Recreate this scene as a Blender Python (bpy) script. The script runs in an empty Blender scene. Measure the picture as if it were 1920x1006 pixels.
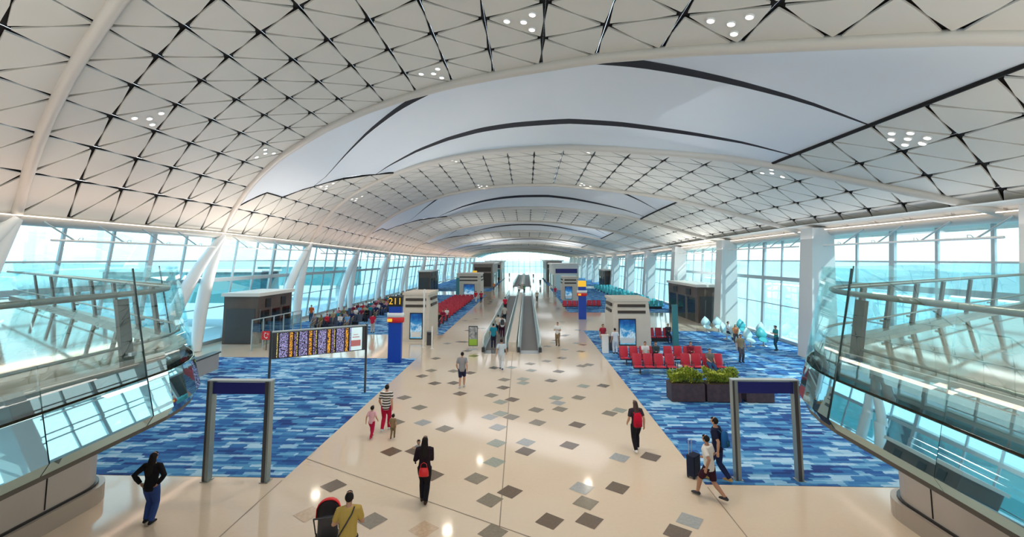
import bpy, math, random
from mathutils import Vector as V, Matrix
from math import sin, cos, pi, radians as R, sqrt, atan, tan
random.seed(7)
scn = bpy.context.scene
COL = scn.collection

# ------------------------------------------------------------------ camera model
EYE = 6.3; FOC = 840.0; PPX, PPY = 960.0, 410.0
YAW = R(1.84); PIT = R(5.1)
CF = V((-sin(YAW)*cos(PIT), cos(YAW)*cos(PIT), sin(PIT)))
CR = V((cos(YAW), sin(YAW), 0)); CU = CR.cross(CF)
def ray(px, py): return CF*FOC + CR*(px-PPX) + CU*(PPY-py)
def fl(px, py, z=0.0):
    d = ray(px, py); k = (z-EYE)/d.z
    return V((d.x*k, d.y*k, z))
def at_y(px, py, y):
    d = ray(px, py); k = y/d.y
    return V((d.x*k, y, EYE+d.z*k))

# ------------------------------------------------------------------ materials
def M(name, col, rough=.5, metal=0.0, spec=.5, emit=None, estr=1.0, coat=0.0):
    m = bpy.data.materials.new(name); m.use_nodes = True
    b = m.node_tree.nodes['Principled BSDF']
    b.inputs['Base Color'].default_value = (*col, 1)
    b.inputs['Roughness'].default_value = rough
    b.inputs['Metallic'].default_value = metal
    b.inputs['Specular IOR Level'].default_value = spec
    if coat: b.inputs['Coat Weight'].default_value = coat
    if emit:
        b.inputs['Emission Color'].default_value = (*emit, 1)
        b.inputs['Emission Strength'].default_value = estr
    return m
def nodes(m): return m.node_tree.nodes, m.node_tree.links, m.node_tree.nodes['Principled BSDF']
def mathn(ns, ls, op, a, b=None):
    n = ns.new('ShaderNodeMath'); n.operation = op
    for i, x in enumerate((a, b)):
        if x is None: continue
        if isinstance(x, (int, float)): n.inputs[i].default_value = x
        else: ls.new(x, n.inputs[i])
    return n.outputs[0]
def ramp(ns, ls, fac, stops, const=False):
    n = ns.new('ShaderNodeValToRGB'); cr = n.color_ramp
    cr.interpolation = 'CONSTANT' if const else 'LINEAR'
    while len(cr.elements) < len(stops): cr.elements.new(0.5)
    for e, (p, c) in zip(cr.elements, stops):
        e.position = p; e.color = (*c, 1)
    ls.new(fac, n.inputs[0]); return n.outputs[0]
def objcoord(ns): return ns.new('ShaderNodeTexCoord').outputs['Object']
def noise(ns, ls, vec, scale, detail=3, rough=.5):
    n = ns.new('ShaderNodeTexNoise'); n.inputs['Scale'].default_value = scale
    n.inputs['Detail'].default_value = detail; n.inputs['Roughness'].default_value = rough
    ls.new(vec, n.inputs['Vector']); return n.outputs[0]
def noisy(name, c1, c2, scale, rough=.5, metal=0, spec=.5, bump=0):
    m = M(name, c1, rough, metal, spec); ns, ls, b = nodes(m)
    f = noise(ns, ls, objcoord(ns), scale, 4)
    ls.new(ramp(ns, ls, f, [(.35, c1), (.65, c2)]), b.inputs['Base Color'])
    if bump:
        bn = ns.new('ShaderNodeBump'); bn.inputs['Strength'].default_value = bump
        ls.new(f, bn.inputs['Height']); ls.new(bn.outputs[0], b.inputs['Normal'])
    return m
def glassy(name, tint, gloss=.08, rough=.0, gcol=(1,1,1), fres=.3):
    m = bpy.data.materials.new(name); m.use_nodes = True
    ns, ls = m.node_tree.nodes, m.node_tree.links
    ns.remove(ns['Principled BSDF'])
    t = ns.new('ShaderNodeBsdfTransparent'); t.inputs[0].default_value = (*tint, 1)
    g = ns.new('ShaderNodeBsdfGlossy'); g.inputs['Roughness'].default_value = rough
    g.inputs['Color'].default_value = (*gcol, 1)
    fr = ns.new('ShaderNodeFresnel'); fr.inputs['IOR'].default_value = 1.5
    f = mathn(ns, ls, 'ADD', mathn(ns, ls, 'MULTIPLY', fr.outputs[0], fres), gloss-.012)
    x = ns.new('ShaderNodeMixShader'); ls.new(f, x.inputs[0])
    ls.new(t.outputs[0], x.inputs[1]); ls.new(g.outputs[0], x.inputs[2])
    ls.new(x.outputs[0], ns['Material Output'].inputs[0]); return m

MAT = {}
def mat_floor():
    m = M('terrazzo_beige', (.62,.52,.40), .075, 0, .5); ns, ls, b = nodes(m); c = objcoord(ns)
    big = noise(ns, ls, c, .16, 3); fine = noise(ns, ls, c, 9, 4, .7)
    s = mathn(ns, ls, 'ADD', mathn(ns, ls, 'MULTIPLY', big, .75), mathn(ns, ls, 'MULTIPLY', fine, .25))
    ls.new(ramp(ns, ls, s, [(.3, (.62,.49,.36)), (.5, (.66,.545,.425)), (.7, (.68,.585,.48))]), b.inputs['Base Color'])
    return m
def mat_carpet(seed):
    m = M('carpet_blue', (.05,.15,.4), .95, 0, .1); ns, ls, b = nodes(m)
    sx = ns.new('ShaderNodeSeparateXYZ'); dn = ns.new('ShaderNodeTexNoise'); dn.inputs['Scale'].default_value = 7; ls.new(objcoord(ns), dn.inputs['Vector'])
    dv = ns.new('ShaderNodeVectorMath'); dv.operation = 'MULTIPLY_ADD'; ls.new(dn.outputs['Color'], dv.inputs[0]); dv.inputs[1].default_value = (.22,.07,0); ls.new(objcoord(ns), dv.inputs[2]); ls.new(dv.outputs[0], sx.inputs[0])
    X, Y = sx.outputs[0], sx.outputs[1]
    def layer(cw, chh, off):
        row = mathn(ns, ls, 'FLOOR', mathn(ns, ls, 'ADD', mathn(ns, ls, 'DIVIDE', Y, chh), off))
        w1 = ns.new('ShaderNodeTexWhiteNoise'); w1.noise_dimensions = '1D'; ls.new(row, w1.inputs['W'])
        cx = mathn(ns, ls, 'FLOOR', mathn(ns, ls, 'ADD', mathn(ns, ls, 'DIVIDE', X, cw), mathn(ns, ls, 'MULTIPLY', w1.outputs[0], 9)))
        cmb = ns.new('ShaderNodeCombineXYZ'); ls.new(cx, cmb.inputs[0]); ls.new(row, cmb.inputs[1]); cmb.inputs[2].default_value = seed
        w = ns.new('ShaderNodeTexWhiteNoise'); w.noise_dimensions = '3D'; ls.new(cmb.outputs[0], w.inputs['Vector'])
        return w.outputs[0]
    a = layer(.58, .165, .13); d = layer(1.25, .33, .4)
    n = noise(ns, ls, objcoord(ns), .5, 2)
    s = mathn(ns, ls, 'ADD', mathn(ns, ls, 'ADD', mathn(ns, ls, 'MULTIPLY', a, .52), mathn(ns, ls, 'MULTIPLY', d, .28)), mathn(ns, ls, 'MULTIPLY', n, .3))
    ls.new(ramp(ns, ls, s, [(.22, (.026,.050,.19)), (.38, (.030,.105,.32)), (.53, (.048,.19,.44)), (.66, (.11,.33,.57)), (.80, (.36,.58,.76))]), b.inputs['Base Color'])
    return m
def mat_poster():
    m = M('lit_poster', (0,0,0), .3); ns, ls, b = nodes(m)
    sx = ns.new('ShaderNodeSeparateXYZ'); ls.new(objcoord(ns), sx.inputs[0])
    n = noise(ns, ls, objcoord(ns), 1.6, 5, .6)
    g = mathn(ns, ls, 'ADD', mathn(ns, ls, 'ADD', mathn(ns, ls, 'MULTIPLY', sx.outputs[2], .22), .27), mathn(ns, ls, 'MULTIPLY', n, .55))
    col = ramp(ns, ls, g, [(.28, (.30,.62,.80)), (.40, (.08,.42,.70)), (.50, (.60,.80,.90)), (.56, (.04,.30,.62)), (.70, (.008,.09,.34)), (.88, (.004,.02,.11))])
    ls.new(col, b.inputs['Emission Color']); b.inputs['Emission Strength'].default_value = .6
    return m
def mat_screen(seed):
    # departures listing: many short rows of coloured dashes on black
    m = M('departure_screen', (.01,.01,.015), .2); ns, ls, b = nodes(m)
    sx = ns.new('ShaderNodeSeparateXYZ'); ls.new(objcoord(ns), sx.inputs[0])
    X, Z = sx.outputs[0], sx.outputs[2]
    row = mathn(ns, ls, 'FLOOR', mathn(ns, ls, 'MULTIPLY', Z, 30))
    fz = mathn(ns, ls, 'FRACT', mathn(ns, ls, 'MULTIPLY', Z, 30))
    on = mathn(ns, ls, 'MULTIPLY', mathn(ns, ls, 'GREATER_THAN', fz, .22), mathn(ns, ls, 'LESS_THAN', fz, .9))
    cc = ns.new('ShaderNodeCombineXYZ'); ls.new(mathn(ns, ls, 'FLOOR', mathn(ns, ls, 'MULTIPLY', X, 62)), cc.inputs[0]); ls.new(row, cc.inputs[1]); cc.inputs[2].default_value = seed
    w = ns.new('ShaderNodeTexWhiteNoise'); ls.new(cc.outputs[0], w.inputs['Vector'])
    on = mathn(ns, ls, 'MULTIPLY', on, mathn(ns, ls, 'GREATER_THAN', w.outputs[0], .42))
    t = mathn(ns, ls, 'ADD', X, .5)
    col = ramp(ns, ls, t, [(0, (.0,.0,.0)), (.08, (.7,.6,.15)), (.16, (.0,.0,.0)), (.22, (.36,.34,.62)), (.55, (.06,.03,.06)), (.62, (.9,.42,.03)), (.74, (.0,.0,.0)), (.80, (.28,.2,.45)), (.92, (0,0,0))], True)
    mx = ns.new('ShaderNodeMix'); mx.data_type = 'RGBA'; ls.new(on, mx.inputs[0]); mx.inputs[6].default_value = (.012,.01,.02,1); ls.new(col, mx.inputs[7])
    ls.new(mx.outputs[2], b.inputs['Base Color']); ls.new(mx.outputs[2], b.inputs['Emission Color']); b.inputs['Emission Strength'].default_value = .7
    return m
def mat_stripe(c1, c2, freq):
    m = M('striped_cloth', c1, .9, 0, .1); ns, ls, b = nodes(m)
    sx = ns.new('ShaderNodeSeparateXYZ'); ls.new(objcoord(ns), sx.inputs[0])
    f = mathn(ns, ls, 'FRACT', mathn(ns, ls, 'MULTIPLY', sx.outputs[2], freq))
    ls.new(ramp(ns, ls, f, [(0, c1), (.5, c2)], True), b.inputs['Base Color']); return m
def mat_belt():
    m = M('belt_tread', (.16,.15,.14), .55, .3); ns, ls, b = nodes(m)
    sx = ns.new('ShaderNodeSeparateXYZ'); ls.new(objcoord(ns), sx.inputs[0])
    f = mathn(ns, ls, 'FRACT', mathn(ns, ls, 'MULTIPLY', sx.outputs[1], 2.5))
    ls.new(ramp(ns, ls, f, [(0, (.17,.155,.15)), (.9, (.19,.175,.165)), (.95, (.08,.08,.08))], True), b.inputs['Base Color']); return m

def build_mats():
    A = MAT
    A['floor'] = mat_floor()
    A['joint'] = M('floor_joint', (.22,.17,.12), .5)
    for i, c in enumerate([(.13,.095,.07), (.20,.17,.13), (.30,.31,.31), (.27,.29,.25), (.50,.37,.26)]):
        A['tile%d' % i] = noisy('inlay_stone', c, tuple(x*1.18 for x in c), 14, .14)
    A['carpet'] = mat_carpet(1.0)
    A['panel'] = noisy('roof_panel', (.645,.63,.58), (.675,.66,.61), .35, .55)
    A['dark'] = M('roof_joint', (.012,.011,.012), .7, 0, .2)
    A['skylight'] = noisy('skylight_shell', (.72,.78,.84), (.74,.80,.86), .2, .5)
    A['slot'] = M('skylight_slot', (.015,.016,.025), .6)
    A['pipe'] = M('arch_paint', (.58,.55,.50), .4)
    A['white'] = M('white_paint', (.80,.81,.80), .35)
    A['colpaint'] = M('column_paint', (.60,.62,.62), .4)
    A['offwhite'] = M('off_white', (.72,.70,.66), .5)
    A['steel'] = M('brushed_steel', (.45,.45,.44), .28, .9)
    A['alu'] = M('mullion_paint', (.42,.50,.53), .4, .3)
    A['glass'] = glassy('window_glass', (.79,.955,.97), .05)
    A['balglass'] = glassy('balustrade_glass', (.83,.95,.955), .04, fres=.15)
    A['edge'] = M('glass_edge', (.012,.03,.03), .3)
    A['spandrel'] = M('spandrel_glass', (.06,.13,.15), .03, .0, 1.0, coat=1.0)
    A['spandrel'] = None
    m = bpy.data.materials.new('spandrel_glass'); m.use_nodes = True; ns, ls, b = nodes(m)
    b.inputs['Base Color'].default_value = (.02,.07,.09,1); b.inputs['Roughness'].default_value = .5
    g = ns.new('ShaderNodeBsdfGlossy'); g.inputs['Color'].default_value = (.62,.84,.88,1); g.inputs['Roughness'].default_value = .015
    x = ns.new('ShaderNodeMixShader'); x.inputs[0].default_value = .72
    ls.new(b.outputs[0], x.inputs[1]); ls.new(g.outputs[0], x.inputs[2]); ls.new(x.outputs[0], ns['Material Output'].inputs[0]); A['spandrel'] = m
    A['mezz'] = noisy('polished_beige_stone', (.36,.265,.18), (.39,.295,.205), 3, .05, 0, .40)
    A['post'] = M('bronze_post', (.10,.085,.07), .35, .5)
    A['rail'] = M('rail_bronze', (.28,.25,.21), .28, .7)
    A['taupe'] = noisy('taupe_cladding', (.42,.37,.325), (.44,.39,.345), 1.2, .4)
    A['plinth'] = M('plinth_stone', (.36,.31,.26), .3)
    A['black'] = M('black_plastic', (.012,.012,.013), .35)
    A['darkgrey'] = M('dark_grey', (.05,.05,.055), .45)
    A['navy'] = M('navy_panel', (.012,.018,.17), .35)
    A['blue'] = M('sign_blue', (.008,.06,.42), .35)
    A['yellow'] = M('sign_yellow', (.95,.55,.03), .4, emit=(.95,.5,.03), estr=.35)
    A['red'] = M('red_leather', (.50,.018,.045), .42)
    A['redsign'] = M('sign_red', (.70,.015,.02), .4)
    A['kiosk'] = noisy('kiosk_beige', (.64,.56,.47), (.66,.58,.49), 2, .45)
    A['kioskdark'] = M('kiosk_louver', (.05,.035,.025), .5)
    A['poster'] = mat_poster()
    A['belt'] = mat_belt()
    A['tglass'] = glassy('walkway_glass', (.78,.88,.88), .10)
    A['handrail'] = M('rubber_handrail', (.62,.70,.70), .45)
    A['planter'] = noisy('planter_brown', (.055,.035,.045), (.08,.05,.06), 5, .6)
    A['soil'] = M('soil', (.10,.07,.04), .9)
    A['leaf'] = noisy('leaf_green', (.24,.34,.02), (.52,.56,.05), 3.0, .6)
    A['leaf2'] = noisy('leaf_dark', (.12,.22,.02), (.30,.36,.04), 3.0, .6)
    A['wood'] = noisy('dark_brown_cladding', (.085,.055,.045), (.11,.075,.06), .8, .45)
    A['lamp'] = M('lamp_glow', (1,1,1), .5, emit=(1,.93,.85), estr=1.15)
    A['cove'] = M('cove_glow', (1,1,1), .5, emit=(1,.80,.66), estr=1.3)
    A['apron'] = noisy('apron_concrete', (.36,.46,.47), (.44,.53,.53), .02, .9)
    A['hill'] = M('hazy_hills', (.62,.74,.80), 1)  # distance haze is put into this pale hill colour
    A['tower'] = M('pale_building', (.66,.72,.76), .9)  # haze over the towers is likewise put into the colour
    A['plane'] = M('plane_white', (.8,.8,.8), .3)
    A['skin'] = M('skin', (.50,.27,.17), .55)
    A['skin2'] = M('skin_tan', (.40,.20,.12), .55)
    A['hair'] = M('hair_black', (.010,.007,.006), .75, 0, .25)
    A['hairb'] = M('hair_brown', (.05,.02,.012), .45)
    A['teal'] = M('teal_panel', (.05,.22,.24), .4)
    A['lounge'] = M('lounge_shell', (.52,.72,.74), .45)
    A['loungeteal'] = M('lounge_teal', (.06,.42,.46), .45)
    A['green'] = M('poster_green', (.30,.50,.04), .5)
    A['mapteal'] = M('map_panel', (.7,.85,.88), .4, emit=(.6,.85,.9), estr=.35)
    A['pinkred'] = M('pink_red', (.75,.25,.25), .5)
    A['shopbrown'] = noisy('shop_brown', (.24,.19,.16), (.29,.23,.19), 2, .5)
    A['seatgrey'] = M('seat_slate', (.05,.07,.12), .5)
build_mats()
CL = {}
def cloth(c):
    k = tuple(round(x, 3) for x in c)
    if k not in CL: CL[k] = M('cloth', c, .9, 0, .15)
    return CL[k]

# ------------------------------------------------------------------ mesh builder
class MB:
    def __init__(s): s.v = []; s.f = []; s.mi = []; s.sm = []; s.m = 0; s.smooth = False
    def add(s, vs, fs, smooth=None):
        b = len(s.v); s.v += [tuple(x) for x in vs]
        sm = s.smooth if smooth is None else smooth
        for f in fs: s.f.append(tuple(b+i for i in f)); s.mi.append(s.m); s.sm.append(sm)
    def box(s, lo, hi, rz=0, c=None):
        x0, y0, z0 = lo; x1, y1, z1 = hi
        vs = [V((x, y, z)) for z in (z0, z1) for x, y in ((x0,y0),(x1,y0),(x1,y1),(x0,y1))]
        if rz:
            c = V(c) if c else V(((x0+x1)/2, (y0+y1)/2, 0)); mt = Matrix.Rotation(rz, 3, 'Z')
            vs = [mt @ (v-c) + c for v in vs]
        s.add(vs, [(3,2,1,0),(4,5,6,7),(0,1,5,4),(1,2,6,5),(2,3,7,6),(3,0,4,7)], False)
    def cbox(s, c, d, rz=0): s.box([c[i]-d[i]/2 for i in range(3)], [c[i]+d[i]/2 for i in range(3)], rz)
    def beam(s, p, q, w, h, up=(0,0,1)):
        p, q = V(p), V(q); t = (q-p).normalized(); a = t.cross(V(up))
        if a.length < 1e-4: a = t.cross(V((0,1,0)))
        a.normalize(); b = a.cross(t).normalized()
        vs = [o + a*sx*w/2 + b*sy*h/2 for o in (p, q) for sx, sy in ((-1,-1),(1,-1),(1,1),(-1,1))]
        s.add(vs, [(3,2,1,0),(4,5,6,7),(0,1,5,4),(1,2,6,5),(2,3,7,6),(3,0,4,7)], False)
    def loft(s, pts, rad, n=10, side=None, caps=True, smooth=True):
        pts = [V(p) for p in pts]; k = len(pts); rings = []; a = None
        for i, p in enumerate(pts):
            t = (pts[min(i+1,k-1)] - pts[max(i-1,0)])
            t = t.normalized() if t.length > 1e-9 else V((0,0,1))
            ref = V(side) if side is not None else (a if a is not None else (V((1,0,0)) if abs(t.x) < .9 else V((0,1,0))))
            a = (ref - t*ref.dot(t))
            a = a.normalized() if a.length > 1e-5 else t.orthogonal().normalized()
            b = t.cross(a)
            r = rad[i] if isinstance(rad, (list, tuple)) else rad
            rx, ry = r if isinstance(r, (tuple, list)) else (r, r)
            rings.append([p + a*cos(2*pi*j/n)*rx + b*sin(2*pi*j/n)*ry for j in range(n)])
        vs = [v for r in rings for v in r]
        fs = [(i*n+j, i*n+(j+1)%n, (i+1)*n+(j+1)%n, (i+1)*n+j) for i in range(k-1) for j in range(n)]
        s.add(vs, fs, smooth)
        if caps: s.add(rings[0], [tuple(range(n-1,-1,-1))], False); s.add(rings[-1], [tuple(range(n))], False)
    def ball(s, c, r, n=10, m=7):
        c = V(c); rx, ry, rz = r if isinstance(r, (tuple, list)) else (r,r,r)
        vs = [c+V((0,0,-rz))] + [c+V((rx*cos(2*pi*j/n)*sin(pi*i/m), ry*sin(2*pi*j/n)*sin(pi*i/m), -rz*cos(pi*i/m))) for i in range(1,m) for j in range(n)] + [c+V((0,0,rz))]
        fs = [(0, 1+(j+1)%n, 1+j) for j in range(n)]
        for i in range(m-2):
            for j in range(n): fs.append((1+i*n+j, 1+i*n+(j+1)%n, 1+(i+1)*n+(j+1)%n, 1+(i+1)*n+j))
        L = len(vs)-1; o = 1+(m-2)*n
        fs += [(o+j, o+(j+1)%n, L) for j in range(n)]
        s.add(vs, fs, True)
    def prism(s, poly, z0, z1):
        n = len(poly); ar = sum(poly[i][0]*poly[(i+1)%n][1]-poly[(i+1)%n][0]*poly[i][1] for i in range(n))
        if ar < 0: poly = poly[::-1]
        s.add([(x,y,z0) for x,y in poly]+[(x,y,z1) for x,y in poly],
              [tuple(range(n-1,-1,-1)), tuple(range(n,2*n))]+[(i,(i+1)%n,n+(i+1)%n,n+i) for i in range(n)], False)
    def wall(s, path, prof, thick, closed=False):
        """sweep a vertical profile [(out,z)...] along a plan path; 'out' is to the right-hand normal; solid of given thickness"""
        P = [V((x,y,0)) for x,y in path]; n = len(P); N = []
        for i in range(n):
            t = (P[min(i+1,n-1)]-P[max(i-1,0)]).normalized(); N.append(V((t.y,-t.x,0)))
        ring = [(o+thick, z) for o, z in prof] + [(o, z) for o, z in prof[::-1]]; k = len(ring)
        vs = [P[i]+N[i]*o+V((0,0,z)) for i in range(n) for o, z in ring]
        fs = [(i*k+j, (i+1)*k+j, (i+1)*k+(j+1)%k, i*k+(j+1)%k) for i in range(n-1) for j in range(k)]
        fs += [tuple(range(k-1,-1,-1)), tuple(range((n-1)*k, n*k))]
        s.add(vs, fs)
    def build(s, name, mats, parent=None, loc=None):
        me = bpy.data.meshes.new(name); me.from_pydata([tuple(v) for v in s.v], [], s.f)
        mats = mats if isinstance(mats, (list, tuple)) else [mats]
        for m in mats: me.materials.append(MAT[m] if isinstance(m, str) else m)
        me.polygons.foreach_set('material_index', s.mi); me.polygons.foreach_set('use_smooth', s.sm); me.update()
        return link(name, me, parent, loc)
def link(name, data, parent=None, loc=None):
    o = bpy.data.objects.new(name, data); COL.objects.link(o)
    if parent is not None: o.parent = parent
    if loc is not None: o.location = loc
    return o
LABELS = {}
def tag(o, label=None, cat=None, group=None, kind=None):
    if label:
        label = ' '.join(label.split()); o['label'] = label
        LABELS.setdefault(label, []).append((o.name, group))
        if not 4 <= len(label.split()) <= 16: print('LABEL LENGTH', len(label.split()), label)
    if cat: o['category'] = cat
    if group: o['group'] = group
    if kind: o['kind'] = kind
    return o
def empty(name, loc, rz, label, cat, group=None):
    o = link(name, None); o.location = loc; o.rotation_euler = (0,0,rz); o.empty_display_size = .2
    return tag(o, label, cat, group)
KIDS = {}
def kids(o):
    return [c for c in o.children]
def copy_tree(o, parent=None):
    c = o.copy(); COL.objects.link(c); c.parent = parent
    for ch in kids(o): copy_tree(ch, c)
    return c
def dup(o, loc, rz, label, group=None):
    c = copy_tree(o); c.location = loc; c.rotation_euler = (0,0,rz)
    if 'group' in c and not group: del c['group']
    return tag(c, label, None, group)
COVE = 9.0; SKYFILL = 380.0; SUN = 5.0; WORLD = 2.45; EXPO = 0.36; UPFILL = 270.0; DOWN = 175.0
# ------------------------------------------------------------------ people
def mesh_remesh(mb, voxel, smooth=4):
    o = mb.build('tmp', [])
    md = o.modifiers.new('r', 'REMESH'); md.mode = 'VOXEL'; md.voxel_size = voxel; md.use_smooth_shade = True
    if smooth:
        sm = o.modifiers.new('s', 'SMOOTH'); sm.factor = .5; sm.iterations = smooth
    dg = bpy.context.evaluated_depsgraph_get()
    me = bpy.data.meshes.new_from_object(o.evaluated_get(dg))
    old = o.data; bpy.data.objects.remove(o); bpy.data.meshes.remove(old)
    return me
def ik(a, b, l1, l2, pole):
    a, b, pole = V(a), V(b), V(pole); d = b-a; L = d.length
    if L > (l1+l2)*.999: b = a + d*((l1+l2)*.999/L); d = b-a; L = d.length
    x = (l1*l1-l2*l2+L*L)/(2*L); h = sqrt(max(0, l1*l1-x*x)); t = d/L
    p = pole - t*pole.dot(t); p = p.normalized() if p.length > 1e-6 else t.orthogonal()
    return a + t*x + p*h, b
POSES = {
 # hip=(y,z), lean (chest forward), feet [(x,y,z)] L,R as ankle, hands L,R wrist target, elbow poles
 'stand': dict(hip=(0,.515), lean=.0, feet=[(-.06,0,.045),(.06,.0,.045)], hands=[(-.165,.02,.50),(.165,.02,.50)], poles=[(-.3,-1,0),(.3,-1,0)]),
 'walk':  dict(hip=(0,.505), lean=.02, feet=[(-.045,.13,.045),(.045,-.15,.07)], hands=[(-.16,-.06,.51),(.16,.10,.52)], poles=[(-.3,-1,0),(.3,-1,0)]),
 'walk2': dict(hip=(0,.51), lean=.02, feet=[(-.05,-.10,.06),(.05,.08,.045)], hands=[(-.15,.09,.53),(.15,-.04,.51)], poles=[(-.3,-1,0),(.3,-1,0)]),
 'stride':dict(hip=(0,.49), lean=.025, feet=[(-.04,.19,.05),(.045,-.22,.085)], hands=[(-.17,-.04,.52),(.16,.14,.56)], poles=[(-.3,-1,0),(.3,-1,0)]),
 'akimbo':dict(hip=(0,.515), lean=.0, feet=[(-.06,.02,.045),(.05,-.03,.045)], hands=[(-.125,-.045,.575),(.125,-.045,.575)], poles=[(-1,-.35,.1),(1,-.35,.1)]),
 'push':  dict(hip=(0,.51), lean=.035, feet=[(-.05,.08,.045),(.05,-.08,.055)], hands=[(-.12,.19,.60),(.10,.19,.60)], poles=[(-.6,-1,-.3),(.6,-1,-.3)]),
 'carry': dict(hip=(0,.51), lean=-.01, feet=[(-.035,.03,.045),(.035,-.08,.05)], hands=[(-.10,.13,.64),(.03,.14,.68)], poles=[(-.35,-.3,-1),(.35,-.3,-1)]),
 'phone': dict(hip=(0,.515), lean=.01, feet=[(-.07,.05,.045),(.06,-.03,.045)], hands=[(-.06,.17,.68),(.07,.17,.68)], poles=[(-.7,-.5,-1),(.7,-.5,-1)]),
 'sit':   dict(hip=(0,.345), lean=.0, feet=[(-.065,.27,.045),(.065,.28,.045)], hands=[(-.08,.20,.43),(.07,.20,.44)], poles=[(-.25,-1,0),(.25,-1,0)], seat=1),
 'sit2':  dict(hip=(0,.355), lean=.06, feet=[(-.06,.27,.045),(.07,.28,.045)], hands=[(-.05,.24,.50),(.05,.24,.51)], poles=[(-.25,-1,-.3),(.25,-1,-.3)], seat=1),
 'held':  dict(hip=(0,.50), lean=.0, feet=[(-.12,.20,.28),(.12,.20,.30)], hands=[(-.12,.20,.78),(.12,.2,.76)], poles=[(-1,-.3,0),(1,-.3,0)], seat=1),
}
def skeleton(pose, H, child=False):
    P = POSES[pose]; hy, hz = P['hip']; ln = P['lean']; S = {}
    sc = 1.0
    S['pel'] = V((0,hy,hz)); tors = .30
    S['waist'] = V((0, hy+ln*.35, hz+.115)); S['chest'] = V((0, hy+ln*.8, hz+.235)); S['sho'] = V((0, hy+ln, hz+tors))
    S['neck'] = V((0, hy+ln+.004, hz+tors+.045)); S['head'] = V((0, hy+ln+.018, hz+tors+.106))
    for i, sg in enumerate((-1, 1)):
        S['h%d' % i] = S['pel'] + V((sg*.052, 0, -.005)); f = V(P['feet'][i])
        S['k%d' % i], S['a%d' % i] = ik(S['h%d' % i], f, .238, .245, (sg*.15 if P.get('seat') else 0, 1, .6 if P.get('seat') else 0))
        S['s%d' % i] = S['sho'] + V((sg*.103, 0, -.012))
        S['e%d' % i], S['w%d' % i] = ik(S['s%d' % i], V(P['hands'][i]), .168, .148, P['poles'][i])
    for k in S: S[k] = S[k]*H
    return S
def torso(mb, S, H, inf, lo=-.06, hi=1.0, fem=False, rag=0):
    p = S['pel']; dirz = V((0,0,H))
    pts = [p+dirz*lo, p+dirz*min(0, lo+.05), S['waist'], S['chest'], S['sho'], S['sho']+dirz*.022]
    w = .072 if fem else .082
    rad = [(.070,.058),(.092,.066),(w,.056),(.100,.064),(.108,.052),(.055,.042)]
    mb.loft(pts, [((a+inf)*H, (b+inf)*H) for a, b in rad], 16, side=(1,0,0))
def arm(mb, S, H, i, inf, frac=1.0):
    s, e, w = S['s%d' % i], S['e%d' % i], S['w%d' % i]
    pts = [s + (S['sho']-s)*.35, s, s.lerp(e,.5), e]; rad = [.030,.033,.029,.025]
    if frac > .55: pts += [e.lerp(w,.4), w]; rad += [.0245,.0165]
    else: pts[-1] = s.lerp(e, .75); 
    mb.loft(pts, [(r+inf)*H for r in rad], 10)
def leg(mb, S, H, i, inf, frac=1.0):
    h, k, a = S['h%d' % i], S['k%d' % i], S['a%d' % i]
    pts = [h+V((0,0,.02*H)), h.lerp(k,.35), k]; rad = [.054,.052,.036]
    if frac > .6:
        pts += [k.lerp(a,.3), a+V((0,0,.0))]; rad += [.038,.022+inf*.4]
    else: pts[-1] = h.lerp(k,.92); rad[-1] = .042
    mb.loft(pts, [(r+inf)*H for r in rad], 12)
def hand(mb, S, H, i, fingers):
    e, w = S['e%d' % i], S['w%d' % i]; d = (w-e).normalized()
    sg = -1 if i == 0 else 1
    side = V((0,1,0)) - d*d.y
    side = side.normalized() if side.length > .2 else V((0,0,1)); nrm = d.cross(side)
    if nrm.x*sg > 0: nrm = -nrm           # palm normal towards the body
    mb.loft([w-d*.01*H, w+d*.015*H, w+d*.05*H], [(.015*H,.012*H),(.023*H,.013*H),(.024*H,.011*H)], 10, side=side)
    if fingers:
        for j, (o, L) in enumerate(((.0175,.040),(.006,.046),(-.006,.043),(-.0175,.034))):
            b = w+d*.045*H+side*o*H; m1 = b+d*L*.55*H+nrm*.006*H; m2 = m1+(d*.75+nrm*.65)*L*.5*H
            mb.loft([b, m1, m2], [.0062*H,.0056*H,.0046*H], 8)
        b = w+d*.015*H+side*.018*H
        mb.loft([b, b+(side*.8+d*.6)*.026*H, b+(side*.8+d*.6)*.026*H+d*.022*H+nrm*.006*H], [.0078*H,.0068*H,.0052*H], 8)
    else:
        mb.loft([w+d*.045*H, w+d*.09*H+nrm*.012*H], [(.021*H,.010*H),(.014*H,.008*H)], 8, side=side)
def headpart(mb, S, H, k=1.0):
    n, h = S['neck'], S['head']
    mb.loft([S['sho'], n, h-V((0,.004*H,.03*H))], [.036*H,.031*H,.033*H], 10)
    z = V((0,0,H*k)); y = V((0,H*k,0))
    mb.loft([h-z*.052+y*.012, h-z*.040+y*.010, h-z*.015+y*.004, h+z*.015, h+z*.04-y*.002, h+z*.058-y*.003, h+z*.066-y*.003],
            [(.014*H*k,.016*H*k),(.030*H*k,.036*H*k),(.040*H*k,.050*H*k),(.0435*H*k,.055*H*k),(.040*H*k,.050*H*k),(.026*H*k,.034*H*k),(.006*H*k,.008*H*k)], 14, side=(1,0,0))
    mb.loft([h+y*.052+z*.008, h+y*.062-z*.008, h+y*.052-z*.014], [.005*H*k,.008*H*k,.006*H*k], 8)
    mb.loft([h+y*.044-z*.030, h+y*.049-z*.030], [(.014*H*k,.005*H*k)]*2, 8, side=(1,0,0))
    for sg in (-1,1): mb.ball(h+V((sg*.044*H*k,-.004*H*k,-.005*H*k)), (.006*H*k,.012*H*k,.017*H*k), 8, 6)
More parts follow.
